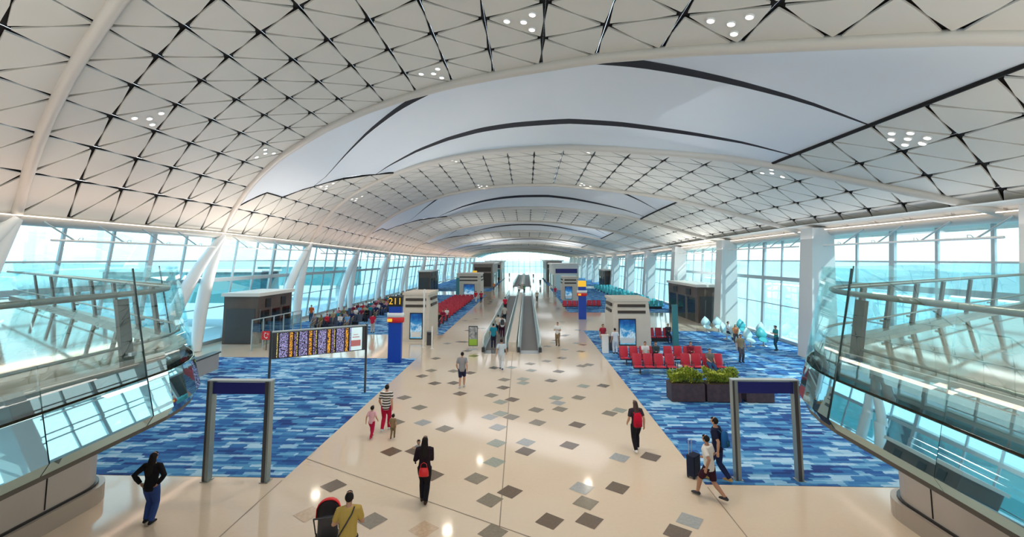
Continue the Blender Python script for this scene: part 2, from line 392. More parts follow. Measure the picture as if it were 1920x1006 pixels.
def person_meshes(pose, H, fem=False, hairst='short', sleeves=.5, legs=1.0, hi=True, hem=-.055, headk=1.0):
    S = skeleton(pose, H); vx = .0085 if hi else .02; out = {'S': S, 'H': H}
    mb = MB(); torso(mb, S, H, 0, fem=fem)
    for i in (0,1): arm(mb,S,H,i,0); leg(mb,S,H,i,0); hand(mb,S,H,i,hi)
    headpart(mb, S, H, headk)
    for i in (0,1):
        a = S['a%d' % i]; mb.loft([a+V((0,-.02*H,-.015*H)), a+V((0,.03*H,-.02*H)), a+V((0,.09*H,-.03*H))], [.022*H,.022*H,.014*H], 8)
    out['body'] = mesh_remesh(mb, vx*(.9 if hi else 1), 3)
    mb = MB(); torso(mb, S, H, .013, lo=hem, fem=fem)
    for i in (0,1): arm(mb,S,H,i,.011,sleeves)
    out['shirt'] = mesh_remesh(mb, vx*1.3, 4)
    mb = MB(); p = S['pel']
    mb.loft([p-V((0,0,.065*H)), p, p+V((0,0,.06*H))], [(.075*H,.066*H),(.100*H,.074*H),(.088*H,.066*H)], 14, side=(1,0,0))
    for i in (0,1): leg(mb,S,H,i,.010,legs)
    out['trousers'] = mesh_remesh(mb, vx*1.3, 4)
    for i, nm in ((0,'shoeL'),(1,'shoeR')):
        mb = MB(); a = S['a%d' % i]; g = a.z-.045*H
        b = V((a.x, a.y, g))
        mb.loft([b+V((0,-.045*H,.022*H)), b+V((0,-.02*H,.03*H)), b+V((0,.03*H,.026*H)), b+V((0,.085*H,.018*H)), b+V((0,.105*H,.014*H))],
                [(.018*H,.018*H),(.027*H,.028*H),(.028*H,.024*H),(.028*H,.016*H),(.016*H,.010*H)], 12, side=(1,0,0))
        mb.loft([a+V((0,-.005*H,-.015*H)), a+V((0,0,.012*H))], [.028*H,.027*H], 10)
        out[nm] = mesh_remesh(mb, vx, 2)
    mb = MB(); h = S['head']; k = H*headk
    mb.ball(h+V((0,-.011*k,.012*k)), (.0495*k,.056*k,.054*k), 14, 10)
    mb.ball(h+V((0,.022*k,.046*k)), (.036*k,.032*k,.021*k), 12, 8)
    if hairst == 'long':
        mb.loft([h+V((0,-.02*k,.02*k)), h+V((0,-.035*k,-.05*k)), S['sho']+V((0,-.05*k,-.03*k)), S['chest']+V((0,-.075*k,-.02*k)), S['chest']+V((0,-.075*k,-.06*k))],
                [(.046*k,.04*k),(.056*k,.034*k),(.064*k,.026*k),(.05*k,.018*k),(.02*k,.008*k)], 14, side=(1,0,0))
    elif hairst == 'bun':
        mb.ball(h+V((0,-.06*k,.03*k)), .026*k, 10, 8)
    out['hair'] = mesh_remesh(mb, vx*1.1, 3)
    mb = MB()
    out['eyes'] = [(h+V((sg*.017*k,.049*k,.006*k)), (.006*k,.004*k,.0045*k)) for sg in (-1,1)]
    return out
def make_person(pm, loc, rz, label, shirt, trousers, shoe, skin='skin', hair='hair', group=None, eyes=True, sl=None):
    """body mesh is the thing itself; hair and clothing are its children"""
    def put(nm, me, m, par):
        o = link(nm, me, par)
        if len(me.materials) == 0: me.materials.append(m)
        o.material_slots[0].link = 'OBJECT'; o.material_slots[0].material = m
        return o
    mm = lambda m: MAT[m] if isinstance(m, str) else m
    b = put('person', pm['body'], mm(skin), None); b.location = loc; b.rotation_euler = (0,0,rz)
    tag(b, label, 'person', group)
    put('shirt', pm['shirt'], mm(shirt), b); put('trousers', pm['trousers'], mm(trousers), b)
    put('shoe', pm['shoeL'], mm(shoe), b); put('shoe', pm['shoeR'], mm(shoe), b); put('hair', pm['hair'], mm(hair), b)
    if eyes:
        for c_, r_ in pm['eyes']:
            q = MB(); q.ball(c_, r_, 8, 6); q.build('eye', 'black', b)
    return b

heroes = []
def hero(pose, H, px, py, face, label, shirt, trousers, shoe, z=0.0, pos=None, **k):
    mk = {a: k.pop(a) for a in ('fem','hairst','sleeves','legs','hem','headk','hi') if a in k}
    p = (pos if pos is not None else fl(px, py, z)) + V((0,0,.012))
    pm = person_meshes(pose, H, **mk)
    o = make_person(pm, p, R(face), label, shirt, trousers, shoe, **k)
    heroes.append(o); o_pm[o.name] = pm
    return o
o_pm = {}
C = cloth
def bag_at(owner, name, label, cat, build, off, rot=0):
    p = owner.location + Matrix.Rotation(owner.rotation_euler.z, 3, 'Z') @ V(off)
    e = empty(name, p, owner.rotation_euler.z + rot, label, cat); build(e); return e
def backpack(mainmat, dark):
    def f(e):
        mb = MB(); mb.loft([(0,-.10,.0),(0,-.10,.02),(0,-.105,.20),(0,-.10,.38),(0,-.09,.44)], [(.11,.05),(.145,.085),(.15,.095),(.135,.08),(.06,.04)], 14, side=(1,0,0)); mb.build('bag_body', mainmat, e)
        mb = MB(); mb.loft([(0,-.19,.03),(0,-.2,.05),(0,-.2,.17),(0,-.19,.19)], [(.08,.01),(.105,.03),(.105,.03),(.08,.01)], 12, side=(1,0,0)); mb.build('front_pocket', dark, e)
        for sx in (-.10,.10):
            mb = MB(); mb.loft([(sx,-.06,.40),(sx,.02,.46),(sx*1.15,.11,.40),(sx*1.2,.115,.22),(sx*1.1,.0,.06),(sx,-.06,.05)], [(.022,.006)]*6, 8); mb.build('strap', dark, e)
    return f
def handbag(m):
    def f(e):
        mb = MB(); mb.loft([(0,0,.0),(0,0,.01),(0,0,.12),(0,0,.20),(0,0,.21)], [(.11,.035),(.13,.05),(.125,.045),(.10,.03),(.09,.015)], 14, side=(1,0,0)); mb.build('bag_body', m, e)
        mb = MB(); mb.loft([(-.09,0,.19),(-.07,.0,.30),(0,.0,.34),(.07,0,.30),(.09,0,.19)], .007, 8); mb.build('handle', m, e)
    return f
def suitcase(m):
    def f(e):
        mb = MB(); mb.prism([(-.19,-.11),(-.16,-.125),(.16,-.125),(.19,-.11),(.19,.11),(.16,.125),(-.16,.125),(-.19,.11)], .07, .62); mb.build('shell', m, e)
        mb = MB()
        for i in range(5): mb.cbox((-.12+.06*i, -.128, .345), (.02,.008,.46))
        mb.build('rib', 'darkgrey', e)
        mb = MB(); mb.loft([(-.09,.09,.62),(-.09,.09,1.0),(.09,.09,1.0),(.09,.09,.62)], .011, 8); mb.build('handle', 'steel', e)
        for sx in (-.15,.15):
            for sy in (-.09,.09):
                mb = MB(); mb.loft([(sx-.015,sy,.036),(sx+.015,sy,.036)], .035, 12); mb.cbox((sx,sy,.06),(.02,.03,.03)); mb.build('wheel', 'black', e)
    return f

# 1 woman, hands on hips
hero('akimbo', 1.64, 279, 981, 4, 'person in black top and blue jeans standing with hands on hips, long black hair',
     C((.012,.011,.014)), C((.03,.06,.19)), C((.02,.02,.02)), fem=True, hairst='long', sleeves=1.0)
# 2 man with stroller
pushman = hero('push', 1.72, 0, 0, 16, 'person in mustard shirt with diagonal black strap pushing a red stroller',
     C((.48,.33,.085)), C((.04,.04,.06)), C((.03,.03,.03)), pos=V((-3.5,9.15,0)), sleeves=.5, hem=-.075)
mb = MB()
S2 = o_pm[pushman.name]['S']
mb.loft([(.11,-.02,1.45),(.07,-.115,1.36),(-.05,-.135,1.17),(-.165,-.115,.98),(-.19,.0,.92)], [(.014,.005)]*5, 8)
mb.build('chest_strap', 'black', pushman)
# 3 woman carrying child
mum = hero('carry', 1.66, 795, 941, 3, 'person in black clothes with very long dark hair carrying a small child',
     C((.02,.012,.018)), C((.014,.012,.016)), C((.05,.03,.02)), fem=True, hairst='long', sleeves=1.0)
bag_at(mum, 'shoulder_bag', 'bright red handbag worn behind the hip of the person carrying a child', 'bag', handbag('redsign'), (.02,-.24,.74))
pm = person_meshes('held', .72, hairst='short', sleeves=.5, legs=1.0, headk=1.45)
mt = Matrix.Rotation(mum.rotation_euler.z, 3, 'Z')
make_person(pm, mum.location + mt @ V((-.20,.19,.77)), mum.rotation_euler.z+R(195), 'small child in white top held against the shoulder of the long haired person in black',
     C((.65,.6,.55)), C((.10,.14,.10)), C((.02,.02,.02)))
# 4 family
hero('walk2', 1.66, 723, 807, 0, 'person in black and white striped top and crimson trousers walking with two children',
     mat_stripe((.75,.72,.68), (.05,.04,.04), 11), C((.42,.012,.05)), C((.55,.6,.68)), fem=True, hairst='bun', sleeves=.5)
hero('walk', 1.10, 696, 821, -6, 'child in pale pink top and crimson trousers walking beside the carpet edge',
     C((.72,.42,.47)), C((.42,.012,.06)), C((.5,.05,.08)), hairst='bun', sleeves=.5, headk=1.25)
hero('walk2', .82, 736, 822, 0, 'toddler in brown clothes trailing behind the striped top person',
     C((.26,.18,.10)), C((.20,.14,.08)), C((.10,.07,.05)), hairst='short', sleeves=.5, headk=1.45)
# 5 grey tee
hero('walk2', 1.74, 866, 727, 0, 'person in grey tee shirt and dark navy shorts walking alone towards the moving walkway',
     C((.26,.26,.28)), C((.02,.025,.06)), C((.5,.5,.5)), sleeves=.5, legs=.5)
# 6 walking to walkway
hero('walk', 1.74, 940, 693, 0, 'person in pale blue shirt stepping up to the moving walkway entrance',
     C((.50,.58,.64)), C((.62,.64,.68)), C((.06,.08,.14)), sleeves=.5)
# 7 riders of the walkway (feet on the belt)
ride = [('stand',1.72,925,652,'person in teal shirt standing on the moving walkway, nearest rider',(.02,.24,.34),(.03,.03,.06)),
        ('stand',1.74,942,632,'person in white shirt with dark backpack riding the moving walkway',(.70,.70,.72),(.08,.02,.05)),
        ('walk2',1.66,934,627,'person in cream top riding at the left rail of the moving walkway',(.62,.55,.47),(.03,.03,.05)),
        ('stand',1.68,946,604,'person in grey beige top riding the moving walkway behind the white shirt',(.50,.47,.42),(.04,.05,.06)),
        ('stand',1.70,947,583,'person in bright red shirt on the moving walkway, farthest of the riders',(.62,.02,.06),(.04,.03,.06))]
riders = [hero(p, h, x, y, 0, lb, C(s), C(t), C((.03,.03,.03)), z=.02, hi=False) for p, h, x, y, lb, s, t in ride]
bag_at(riders[1], 'backpack', 'dark backpack on the white shirted moving walkway rider', 'backpack', backpack('black', 'darkgrey'), (0,-.035,1.0))
# 8
hero('phone', 1.72, 1046, 648, 160, 'person in white tee shirt and khaki trousers facing the camera right of the walkway',
     C((.75,.75,.74)), C((.24,.17,.10)), C((.04,.03,.03)), sleeves=.5, hi=False)
# 9
w9 = hero('walk2', 1.63, 1194, 846, 8, 'person with long auburn hair and black trousers walking by the right carpet edge',
     C((.04,.03,.04)), C((.015,.015,.02)), C((.75,.75,.75)), fem=True, hairst='long', sleeves=.5, hair='hairb')
bag_at(w9, 'backpack', 'crimson backpack worn by the auburn haired person near the right carpet', 'backpack', backpack(C((.50,.01,.035)), C((.36,.01,.03))), (0.0,-.06,.82))
# 10 pair walking left past the right gate
p10 = hero('stride', 1.66, 1332, 935, 42, 'person in white tee shirt and dark shorts striding beside a dark suitcase',
     C((.68,.66,.62)), C((.04,.012,.022)), C((.05,.05,.055)), sleeves=.5, legs=.5, skin='skin2')
sc_ = bag_at(p10, 'suitcase', 'dark navy upright suitcase rolled along by the white shirted person in shorts', 'suitcase', suitcase(C((.02,.025,.05))), (-.27,.34,0)); sc_.location = fl(1301,893)
p11 = hero('walk', 1.78, 1348, 902, 48, 'person in navy shirt and jeans with a blue backpack walking behind the gate',
     C((.015,.018,.045)), C((.02,.03,.09)), C((.45,.28,.10)), sleeves=.5)
bag_at(p11, 'backpack', 'blue and teal backpack on the navy shirted person beside the gate', 'backpack', backpack(C((.02,.12,.34)), C((.015,.09,.16))), (0,-.10,.98))
# bottom edge head
hero('stand', 1.66, 0, 0, 0, 'person with dark plum hair of whom only the head shows at the bottom edge',
     C((.05,.02,.06)), C((.03,.03,.04)), C((.03,.03,.03)), pos=V((-.46,7.43,0)), hair=M('hair_plum', (.045,.012,.04), .45), sleeves=1.0)
# 11 two in red further along, and others
for pose, H, x, y, face, lb, s, t in [
    ('walk',1.70,892,567,0,'person in red top and white shorts walking past the red seats, left of a pair',(.62,.02,.05),(.7,.7,.7)),
    ('walk2',1.72,902,568,0,'person in dark top with red jacket walking past the red seats, right of a pair',(.40,.03,.06),(.03,.04,.12)),
    ('stand',1.66,698,624,0,'person in long red coat standing by the carpet behind the departures board',(.45,.02,.06),(.5,.45,.42)),
    ('stand',1.72,1131,653,200,'person in dark red shirt and beige trousers leaning by the right kiosk corner',(.33,.03,.05),(.42,.36,.28)),
    ('stand',1.70,1154,663,10,'person in white shirt and white trousers looking at the blue kiosk poster',(.66,.69,.75),(.62,.66,.72)),
    ('stand',1.72,1390,679,185,'person in olive and grey jacket standing on the sunlit right carpet',(.26,.21,.13),(.08,.08,.10)),
    ('phone',1.72,1457,657,90,'person in teal shirt leaning by the right windows next to the lounge chairs',(.03,.27,.28),(.02,.07,.11)),
    ('stand',1.70,583,603,180,'person in orange top standing by the left windows beyond the board',(.62,.13,.03),(.03,.08,.16)),
    ('walk',1.70,1007,566,180,'person in tan shirt walking toward the camera right of the moving walkway',(.50,.42,.30),(.15,.13,.11)),
    ('stand',1.70,1041,556,0,'person in red top standing before the shops on the right',(.55,.03,.08),(.3,.34,.36)),
    ('walk',1.70,1013,536,180,'person in dark top walking far off beside the shop fronts',(.05,.04,.05),(.06,.06,.07)),
    ('walk2',1.70,973,551,0,'person in white shirt and black skirt at the far end of the moving walkway',(.72,.72,.72),(.02,.02,.03)),
    ('walk2',1.70,983,550,0,'person in green top walking at the far end of the moving walkway',(.06,.22,.14),(.03,.05,.05)),
    ('walk',1.70,935,530,180,'person in dark jacket walking beside the far left shops',(.08,.05,.05),(.05,.05,.06)),
    ('walk2',1.70,926,545,180,'person in orange top walking past the far left kiosk',(.55,.2,.08),(.1,.1,.1)),
    ('walk',1.70,955,520,0,'person in black on the far pair of moving walkways, left side',(.03,.03,.04),(.03,.03,.04)),
    ('walk',1.70,1000,522,0,'person in black walking right of the far pair of moving walkways',(.03,.03,.03),(.03,.03,.03)),
    ]:
    hero(pose, H, x, y, face, lb, C(s), C(t), C((.03,.03,.03)), hi=False, eyes=False)
# person in red behind the low wall
hero('sit', 1.68, 0, 0, -90, 'person in red top sitting behind the low wall by the left windows',
     C((.60,.02,.04)), C((.02,.02,.05)), C((.02,.02,.02)), pos=V((-18.68,23.6,.0)), hi=False)
# ------------------------------------------------------------------ roof
BAY = 13.35; SL = .64; UW = 20.5; US = {-1: 21.3, 1: 20.5}; UL = -21.3; UR = 20.5; XC = -1.0; W0 = 18.5
KS = range(-3, 14); YEND = 200.0
def interp(x, T):
    if x <= T[0][0]: return T[0][1]
    for (a, p), (b, q) in zip(T, T[1:]):
        if x <= b: return p + (q-p)*(x-a)/(b-a)
    return T[-1][1]
PROF = [(-21.3,8.2),(-20.43,9.4),(-18.95,10.8),(-17.4,11.85),(-14.95,12.95),(-12.7,13.55),(-10.7,14.0),(-7.8,14.38),(-5,14.5),(-2.4,14.45),(0,14.25),(3.7,13.8),(6.5,13.2),(10,12.3),(12,11.75),(13.8,11.1),(15.4,10.46),(16.9,9.84),(18.2,9.26),(19.45,8.75),(20.5,8.2)]
def apex(y): return interp(y, [(-40,14.45),(31,14.45),(45,14.1),(58.5,13.2),(72,12.55),(86,11.75),(100,11.2),(114,10.3),(140,9.9),(220,9.7)])
def eave(y): return interp(y, [(-40,8.2),(31,8.2),(45,7.95),(70,7.4),(94,7.05),(140,6.95),(220,6.9)])
def roofz(u, y):
    e = eave(y); p = interp(u, PROF); return e + (p-8.2)*(apex(y)-e)/(14.45-8.2)
def RP(u, w, up=0.0):
    y = w - SL*u; return V((u+XC, y, roofz(u, y)+up))
UN = [-21.3,-19.9,-18.3,-16.45,-14.45,-12.4,-10.45,-8.43,-6.4,-4.4,-2.4,-.4,1.6,3.6,5.6,7.6,9.6,11.6,13.6,15.5,17.3,19.0,20.5]; URB = 13.6
NU, NW = 22, 6; DW = BAY/NW
def un(i):
    a = min(int(i), NU-1); return UN[a]+(UN[a+1]-UN[a])*(i-a)
def ncol(i, j, w0): return RP(UN[i], w0+DW*j)
def in_sky(u, t):
    return u < URB and u > uleft(t)
def uleft(t):
    j = t/DW
    return un(1+j) if j <= 1 else UN[2] if j <= 2 else un(j)
ceil = MB(); dark = MB(); sky = MB(); slot = MB()
def panel(P, near):
    c = (P[0]+P[1]+P[2])/3; pts = []
    for a in range(3):
        p, q = P[a], P[(a+1)%3]; L = (q-p).length; e = (q-p)/L
        inw = (c-p) - e*(c-p).dot(e); inw.normalize()
        if near:
            for d, ins in ((.17,.085),(L*.5,.022),(L-.17,.085)): pts.append(p+e*d+inw*ins)
        else:
            for d, ins in ((.17,.055),(L-.17,.055)): pts.append(p+e*d+inw*ins)
    n = len(pts); nr = (P[1]-P[0]).cross(P[2]-P[0]); nr.normalize()
    if nr.z < 0: nr = -nr; pts = pts[::-1]
    pts = pts[::-1]
    ceil.add(pts + [p+nr*.07 for p in pts], [tuple(range(n))] + [((i+1)%n, i, n+i, n+(i+1)%n) for i in range(n)], False)
    dark.add([p+nr*.11 for p in P], [(0,1,2) if False else (0,2,1)], False)
LAT = []
for k in KS:
    w0 = W0+BAY*k
    for i in range(NU):
        for j in range(NW):
            A_, B_, C_, D_ = ncol(i,j,w0), ncol(i+1,j,w0), ncol(i+1,j+1,w0), ncol(i,j+1,w0)
            for tri, (cu, ct) in (((A_,B_,C_),(i+2/3, j+1/3)), ((A_,C_,D_),(i+1/3, j+2/3))):
                u, t = (sum((UN[i],UN[i+1],UN[i+1])) if ct < j+.5 else sum((UN[i],UN[i+1],UN[i])))/3, DW*ct
                if k % 2 == 0 and in_sky(u, t): continue
                panel(tri, k <= 3); LAT.append((sum(tri, V())/3, tri))
    if k % 2 == 0:
        T = BAY
        t1 = lambda u: 6.75; t2 = lambda u: 11.6
        b1 = lambda u: 3.5*max(0, 1-((u+.6)/14.3)**2); b2 = lambda u: 1.32*max(0, 1-((u-1)/12.9)**2)
        hw = lambda u: .14*max(.25, 1-((u-1)/15)**2)
        sc = (roofz(0, w0+7)-roofz(UW, w0+7))/6.05
        def strip(mb, fa, fb, zf, m=8, n=44):
            ring = []
            for a in range(n+1):
                ring.append([])
                for b in range(m+1):
                    # parametrise by u fraction from the left outline to the right one at this t
                    f = a/n
                    u = -18+f*(URB+18); ta, tb = fa(u), fb(u); t = ta+(tb-ta)*b/m
                    ul = uleft(min(max(t,0),T)); u2 = ul+f*(URB-ul)
                    ta, tb = fa(u2), fb(u2); t = min(max(ta+(tb-ta)*b/m, 0), T)
                    ring[-1].append(RP(u2, w0+t, zf(u2, t)*sc))
            vs = [p for r_ in ring for p in r_]; q = m+1
            mb.add(vs, [(a*q+b, a*q+b+1, (a+1)*q+b+1, (a+1)*q+b) for a in range(n) for b in range(m)], True)
        gs = lambda t, c, h: max(0, min(1, (t-c+h*.9)/(2.0*h)))
        c1 = lambda u: min(T, max(0, t1(u))); c2 = lambda u: min(T, max(0, t2(u)))
        f3 = lambda u, t: .82*b2(u)*max(0, 1-((t-c2(u))/max(.1, T-c2(u)))**2)
        def f2(u, t):
            s = min(1, max(0, (t-c1(u))/max(.1, c2(u)-c1(u)))); return b2(u)+(b1(u)*.90-b2(u))*(1-s)**1.4
        strip(sky, lambda u: 0.0, lambda u: c1(u)-hw(u), lambda u, t: b1(u)*sin(pi/2*min(1, max(0, t)/max(.1, c1(u)))))
        strip(slot, lambda u: c1(u)-hw(u)*1.5, lambda u: c1(u)+hw(u)*1.2, lambda u, t: (b1(u)+.04)*(1-gs(t,c1(u),hw(u)))+f2(u,t)*gs(t,c1(u),hw(u)), 6)
        strip(sky, lambda u: c1(u)+hw(u), lambda u: c2(u)-hw(u), f2)
        strip(slot, lambda u: c2(u)-hw(u)*1.5, lambda u: c2(u)+hw(u)*1.2, lambda u, t: (b2(u)+.04)*(1-gs(t,c2(u),hw(u)))+f3(u,t)*gs(t,c2(u),hw(u)), 6)
        strip(sky, lambda u: c2(u)+hw(u), lambda u: T, f3)
        # dark outline of the skylight
        out = [(URB, t) for t in (0, T*.25, T*.5, T*.75, T)]
        dark.loft([RP(u, w0+t, .0) for u, t in out], .075, 6)
        out = [(uleft(DW*q/2), DW*q/2) for q in range(13)]
        dark.loft([RP(u, w0+t, .0) for u, t in out], .06, 6)
co = ceil.build('ceiling', 'panel'); tag(co, None, None, None, 'structure')
o = dark.build('ceiling_joints', 'dark'); o.parent = co
o = sky.build('skylight_shell', 'skylight'); o.parent = co
o = slot.build('skylight_slot', 'slot'); o.parent = co
# diagonal arch pipes: trim
tn = 1
def trim(mb, m, label=None):
    global tn
    o = mb.build('trim_%d' % tn, m); tn += 1; tag(o, label, None, None, 'structure'); return o
for k in list(KS)+[14]:
    mb = MB(); w = W0+BAY*k
    mb.loft([RP(UL+(UR-UL)*i/48, w, -.07) for i in range(49)], .21, 12); trim(mb, 'pipe')
# eave beams and curved cove bands
for sg in (-1, 1):
    mb = MB(); ys = [-23+BAY*.5*i for i in range(34)]
    mb.loft([V((XC+sg*(US[sg]+.2), y, eave(y)-.12)) for y in ys], [(.42,.30)]*len(ys), 10); trim(mb, 'pipe')
    mb = MB()
    for a, b in zip(ys, ys[1:]):
        for q in range(6):
            u0, u1 = UW-1.3+.42*q, UW-1.3+.42*(q+1)
            f = lambda u, y: eave(y)+.32-(max(0, u-UW+1.3)/2.5)**2*.9
            mb.add([(XC+sg*u0,a,f(u0,a)),(XC+sg*u1,a,f(u1,a)),(XC+sg*u1,b,f(u1,b)),(XC+sg*u0,b,f(u0,b))], [(0,1,2,3)], True)
    if sg > 0: trim(mb, 'offwhite')
    mb = MB()
    for a, b in zip(ys, ys[1:]):
        mb.beam((XC+sg*(US[sg]-.35), a, eave(a)-.02), (XC+sg*(US[sg]-.35), b, eave(b)-.02), .10, .04)
    o = mb.build('cove_light', 'cove'); tag(o, 'warm cove light strip along the %s window eave' % ('carpeted board side' if sg < 0 else 'planter side'), 'light')
    o['label'] = ('long warm cove light strip under the roof edge above the %s windows' % ('left' if sg < 0 else 'right'))

# ------------------------------------------------------------------ side walls: glazing by bay, columns
wn = 1
YC = lambda k: 17.3+BAY*k
YL = lambda k: YC(k)+1.4
YS = {-1: YL, 1: YC}
def glaz(sg, y0, y1, n=5):
    global wn
    x0, x1 = XC+sg*(20.6 if sg > 0 else 22.7), XC+sg*(21.2 if sg > 0 else 21.75)
    Z1 = lambda y: eave(y)-.15
    X = lambda z, y: x0+(x1-x0)*z/Z1(y)
    o = MB()
    for i in range(n+1):
        y = y0+(y1-y0)*i/n; big = i % 5 == 0 or i % 5 == 3
        if i == n: continue
        o.beam((x0, y, 0), (x1, y, Z1(y)), .10 if not big else .16, .16 if not big else .34, (0,1,0))
    for z, h in ((.12,.24),(2.7,.07),(4.75,.30),(6.15,.09)):
        o.beam((X(z,y0), y0, z), (X(z,y1), y1, z), .14, h)
    fr = o.build('window_frame', 'alu')
    g = MB(); d = .02
    vs = [V((x, y, z)) for x, y, z in ((x0,y0,0),(x0,y1,0),(x1,y1,Z1(y1)),(x1,y0,Z1(y0)))]
    vs2 = [v+V((sg*d,0,0)) for v in vs]
    g.add(vs+vs2, [(0,1,2,3),(7,6,5,4),(0,4,5,1),(1,5,6,2),(2,6,7,3),(3,7,4,0)])
    e = link('window_%d' % wn, None); wn += 1; tag(e, None, None, None, 'structure')
    fr.parent = e; g.build('pane', 'glass', e)
for k in KS:
    for sg in (-1, 1): glaz(sg, YS[sg](k), YS[sg](k+1))
# end window
mb = MB()
for i in range(17):
    x = XC-20+2.5*i; mb.beam((x, YEND, 0), (x, YEND, roofz(x-XC, YEND)+.3), .15, .25, (0,1,0))
for z in (3.0, 6.0): mb.beam((XC-21, YEND, z), (XC+21, YEND, z), .12, .15)
e = link('window_%d' % wn, None); tag(e, None, None, None, 'structure'); mb.build('window_frame', 'alu', e)
g = MB(); g.prism([(XC-21.5, YEND+.05), (XC+21.5, YEND+.05), (XC+21.5, YEND+.1), (XC-21.5, YEND+.1)], 0, 10.5); g.build('pane', 'glass', e)

def struct(o, label=None): tag(o, label, None, None, 'structure'); return o
for k in KS:
    y = YC(k)
    # left: V of two bowed tubes
    mb = MB(); y = YL(k); top = V((XC-US[-1]+.1, y, eave(y)-.15))
    for by, bow in ((y-4.6, .9), (y-1.5, .45)):
        b = V((XC-21.55, by, 0)); pts = []; rad = []
        for i in range(13):
            t = i/12; p = b.lerp(top, t); p += V((-.25, 0, 0))*sin(pi*t)+V((0, (by-y)*.12*sin(pi*t), 0)); pts.append(p); rad.append(.24+.17*sin(pi*min(1,t*.9+.1)))
        mb.loft(pts, rad, 12)
    struct(mb.build('column', 'white'))
    y = YC(k)
    # right: deep tapering fin
    mb = MB(); h = eave(y)+.1
    lo = [(XC+18.75,y-1.5),(XC+20.4,y-1.5),(XC+20.4,y),(XC+18.75,y)]; hi = [(XC+19.35,y-1.35),(XC+20.7,y-1.35),(XC+20.7,y-.1),(XC+19.35,y-.1)]
    mb.add([(a,b,0) for a,b in lo]+[(a,b,h) for a,b in hi], [(3,2,1,0),(4,5,6,7),(0,1,5,4),(1,2,6,5),(2,3,7,6),(3,0,4,7)], False)
    struct(mb.build('column', 'colpaint'))
# light rails hung in front of the windows
def light_rail(k, sg):
    y0, y1 = YS[sg](k)+.9, YS[sg](k+1)-1.7; x = XC+sg*(19.75 if sg > 0 else 20.5); z = eave(y0)-1.05
    ordn = ['nearest', 'second', 'third', 'fourth', 'fifth', 'sixth'][k] if 0 <= k < 6 else None
    lab = ('white horizontal light rail before the %s windows, %s bay from the camera' % ('left' if sg < 0 else 'right', ordn)) if ordn else ('white horizontal light rail before the far %s windows' % ('left' if sg < 0 else 'right'))
    e = empty('light_rail', (x, y0, z), 0, lab, 'light rail', None if ordn else 'far light rails %s' % ('left' if sg < 0 else 'right'))
    mb = MB(); mb.loft([(0,0,0),(0,y1-y0,0)], .055, 8); mb.build('rail', 'white', e)
    for i in range(4):
        yy = 1.1+(y1-y0-1.2)*i/3.6
        mb = MB(); mb.loft([(sg*.55, yy-1.0, eave(y0+yy)-.2-z), (0, yy, 0)], .04, 6); mb.build('strut', 'alu', e)
        mb = MB(); mb.loft([(0,yy+.1,.03),(0,yy+.2,.14),(0,yy+.36,.16),(0,yy+.36,.02)], .018, 6); mb.build('bracket', 'alu', e)
for k in range(0, 9):
    for sg in (-1, 1): light_rail(k, sg)

# downlight clusters set in roof panels
def roof_hit(px, py):
    d = ray(px, py); 
    for i in range(1, 6000):
        y = i*.03*1.0; p = V((d.x/d.y*y, y, EYE+d.z/d.y*y))
        if UL < p.x-XC < UR and p.z >= roofz(p.x-XC, y)-.02: return p
    return None
CLU = [(270,215,'above the left front window bay'),(970,52,'left of the top middle of the roof'),(1330,38,'right of the top middle of the roof'),(775,140,'by the first big arch, left of the skylight'),
       (497,290,'low on the left roof by the first arch'),(1705,252,'on the right roof below the skylight corner, largest group'),(615,343,'at the foot of the first skylight seam'),(850,303,'in the second lattice band, left half'),
       (1108,289,'in the second lattice band, right half'),(1090,343,'at the far edge of the second lattice band, right'),(890,347,'at the far edge of the second lattice band, left'),(1450,324,'in the right roof beyond the second arch'),(665,377,'low on the left roof beyond the second arch')]
for px, py, where in CLU:
    p = roof_hit(px, py)
    if p is None: continue
    c, tri = min(LAT, key=lambda q: (q[0]-p).length)
    n = (tri[1]-tri[0]).cross(tri[2]-tri[0]).normalized()
    if n.z > 0: n = -n
    e = empty('ceiling_light', c, 0, 'cluster of round recessed roof downlights ' + where, 'ceiling light')
    lg = bpy.data.lights.new('downlight', 'AREA'); lg.shape = 'DISK'; lg.size = .6; lg.spread = R(140); lg.energy = DOWN*(1.0 if c.y < 26 else .5); lg.color = (1,.88,.72)
    lo_ = link('downlight', lg); lo_.location = c+n*.12
    offs = [(tri[0]-c)*.42, (tri[1]-c)*.42, (tri[2]-c)*.42, V((0,0,0))]
    if 'largest' in where: offs += [(tri[0]+tri[1]-c*2)*.38, (tri[1]+tri[2]-c*2)*.38, (tri[0]+tri[2]-c*2)*.38]
    for o_ in offs:
        mb = MB(); mb.loft([o_-n*.02, o_+n*.045], .125, 16); mb.build('lamp_rim', 'white', e)
        mb = MB(); mb.loft([o_+n*.046, o_+n*.06], .10, 16); mb.build('lamp', 'lamp', e)

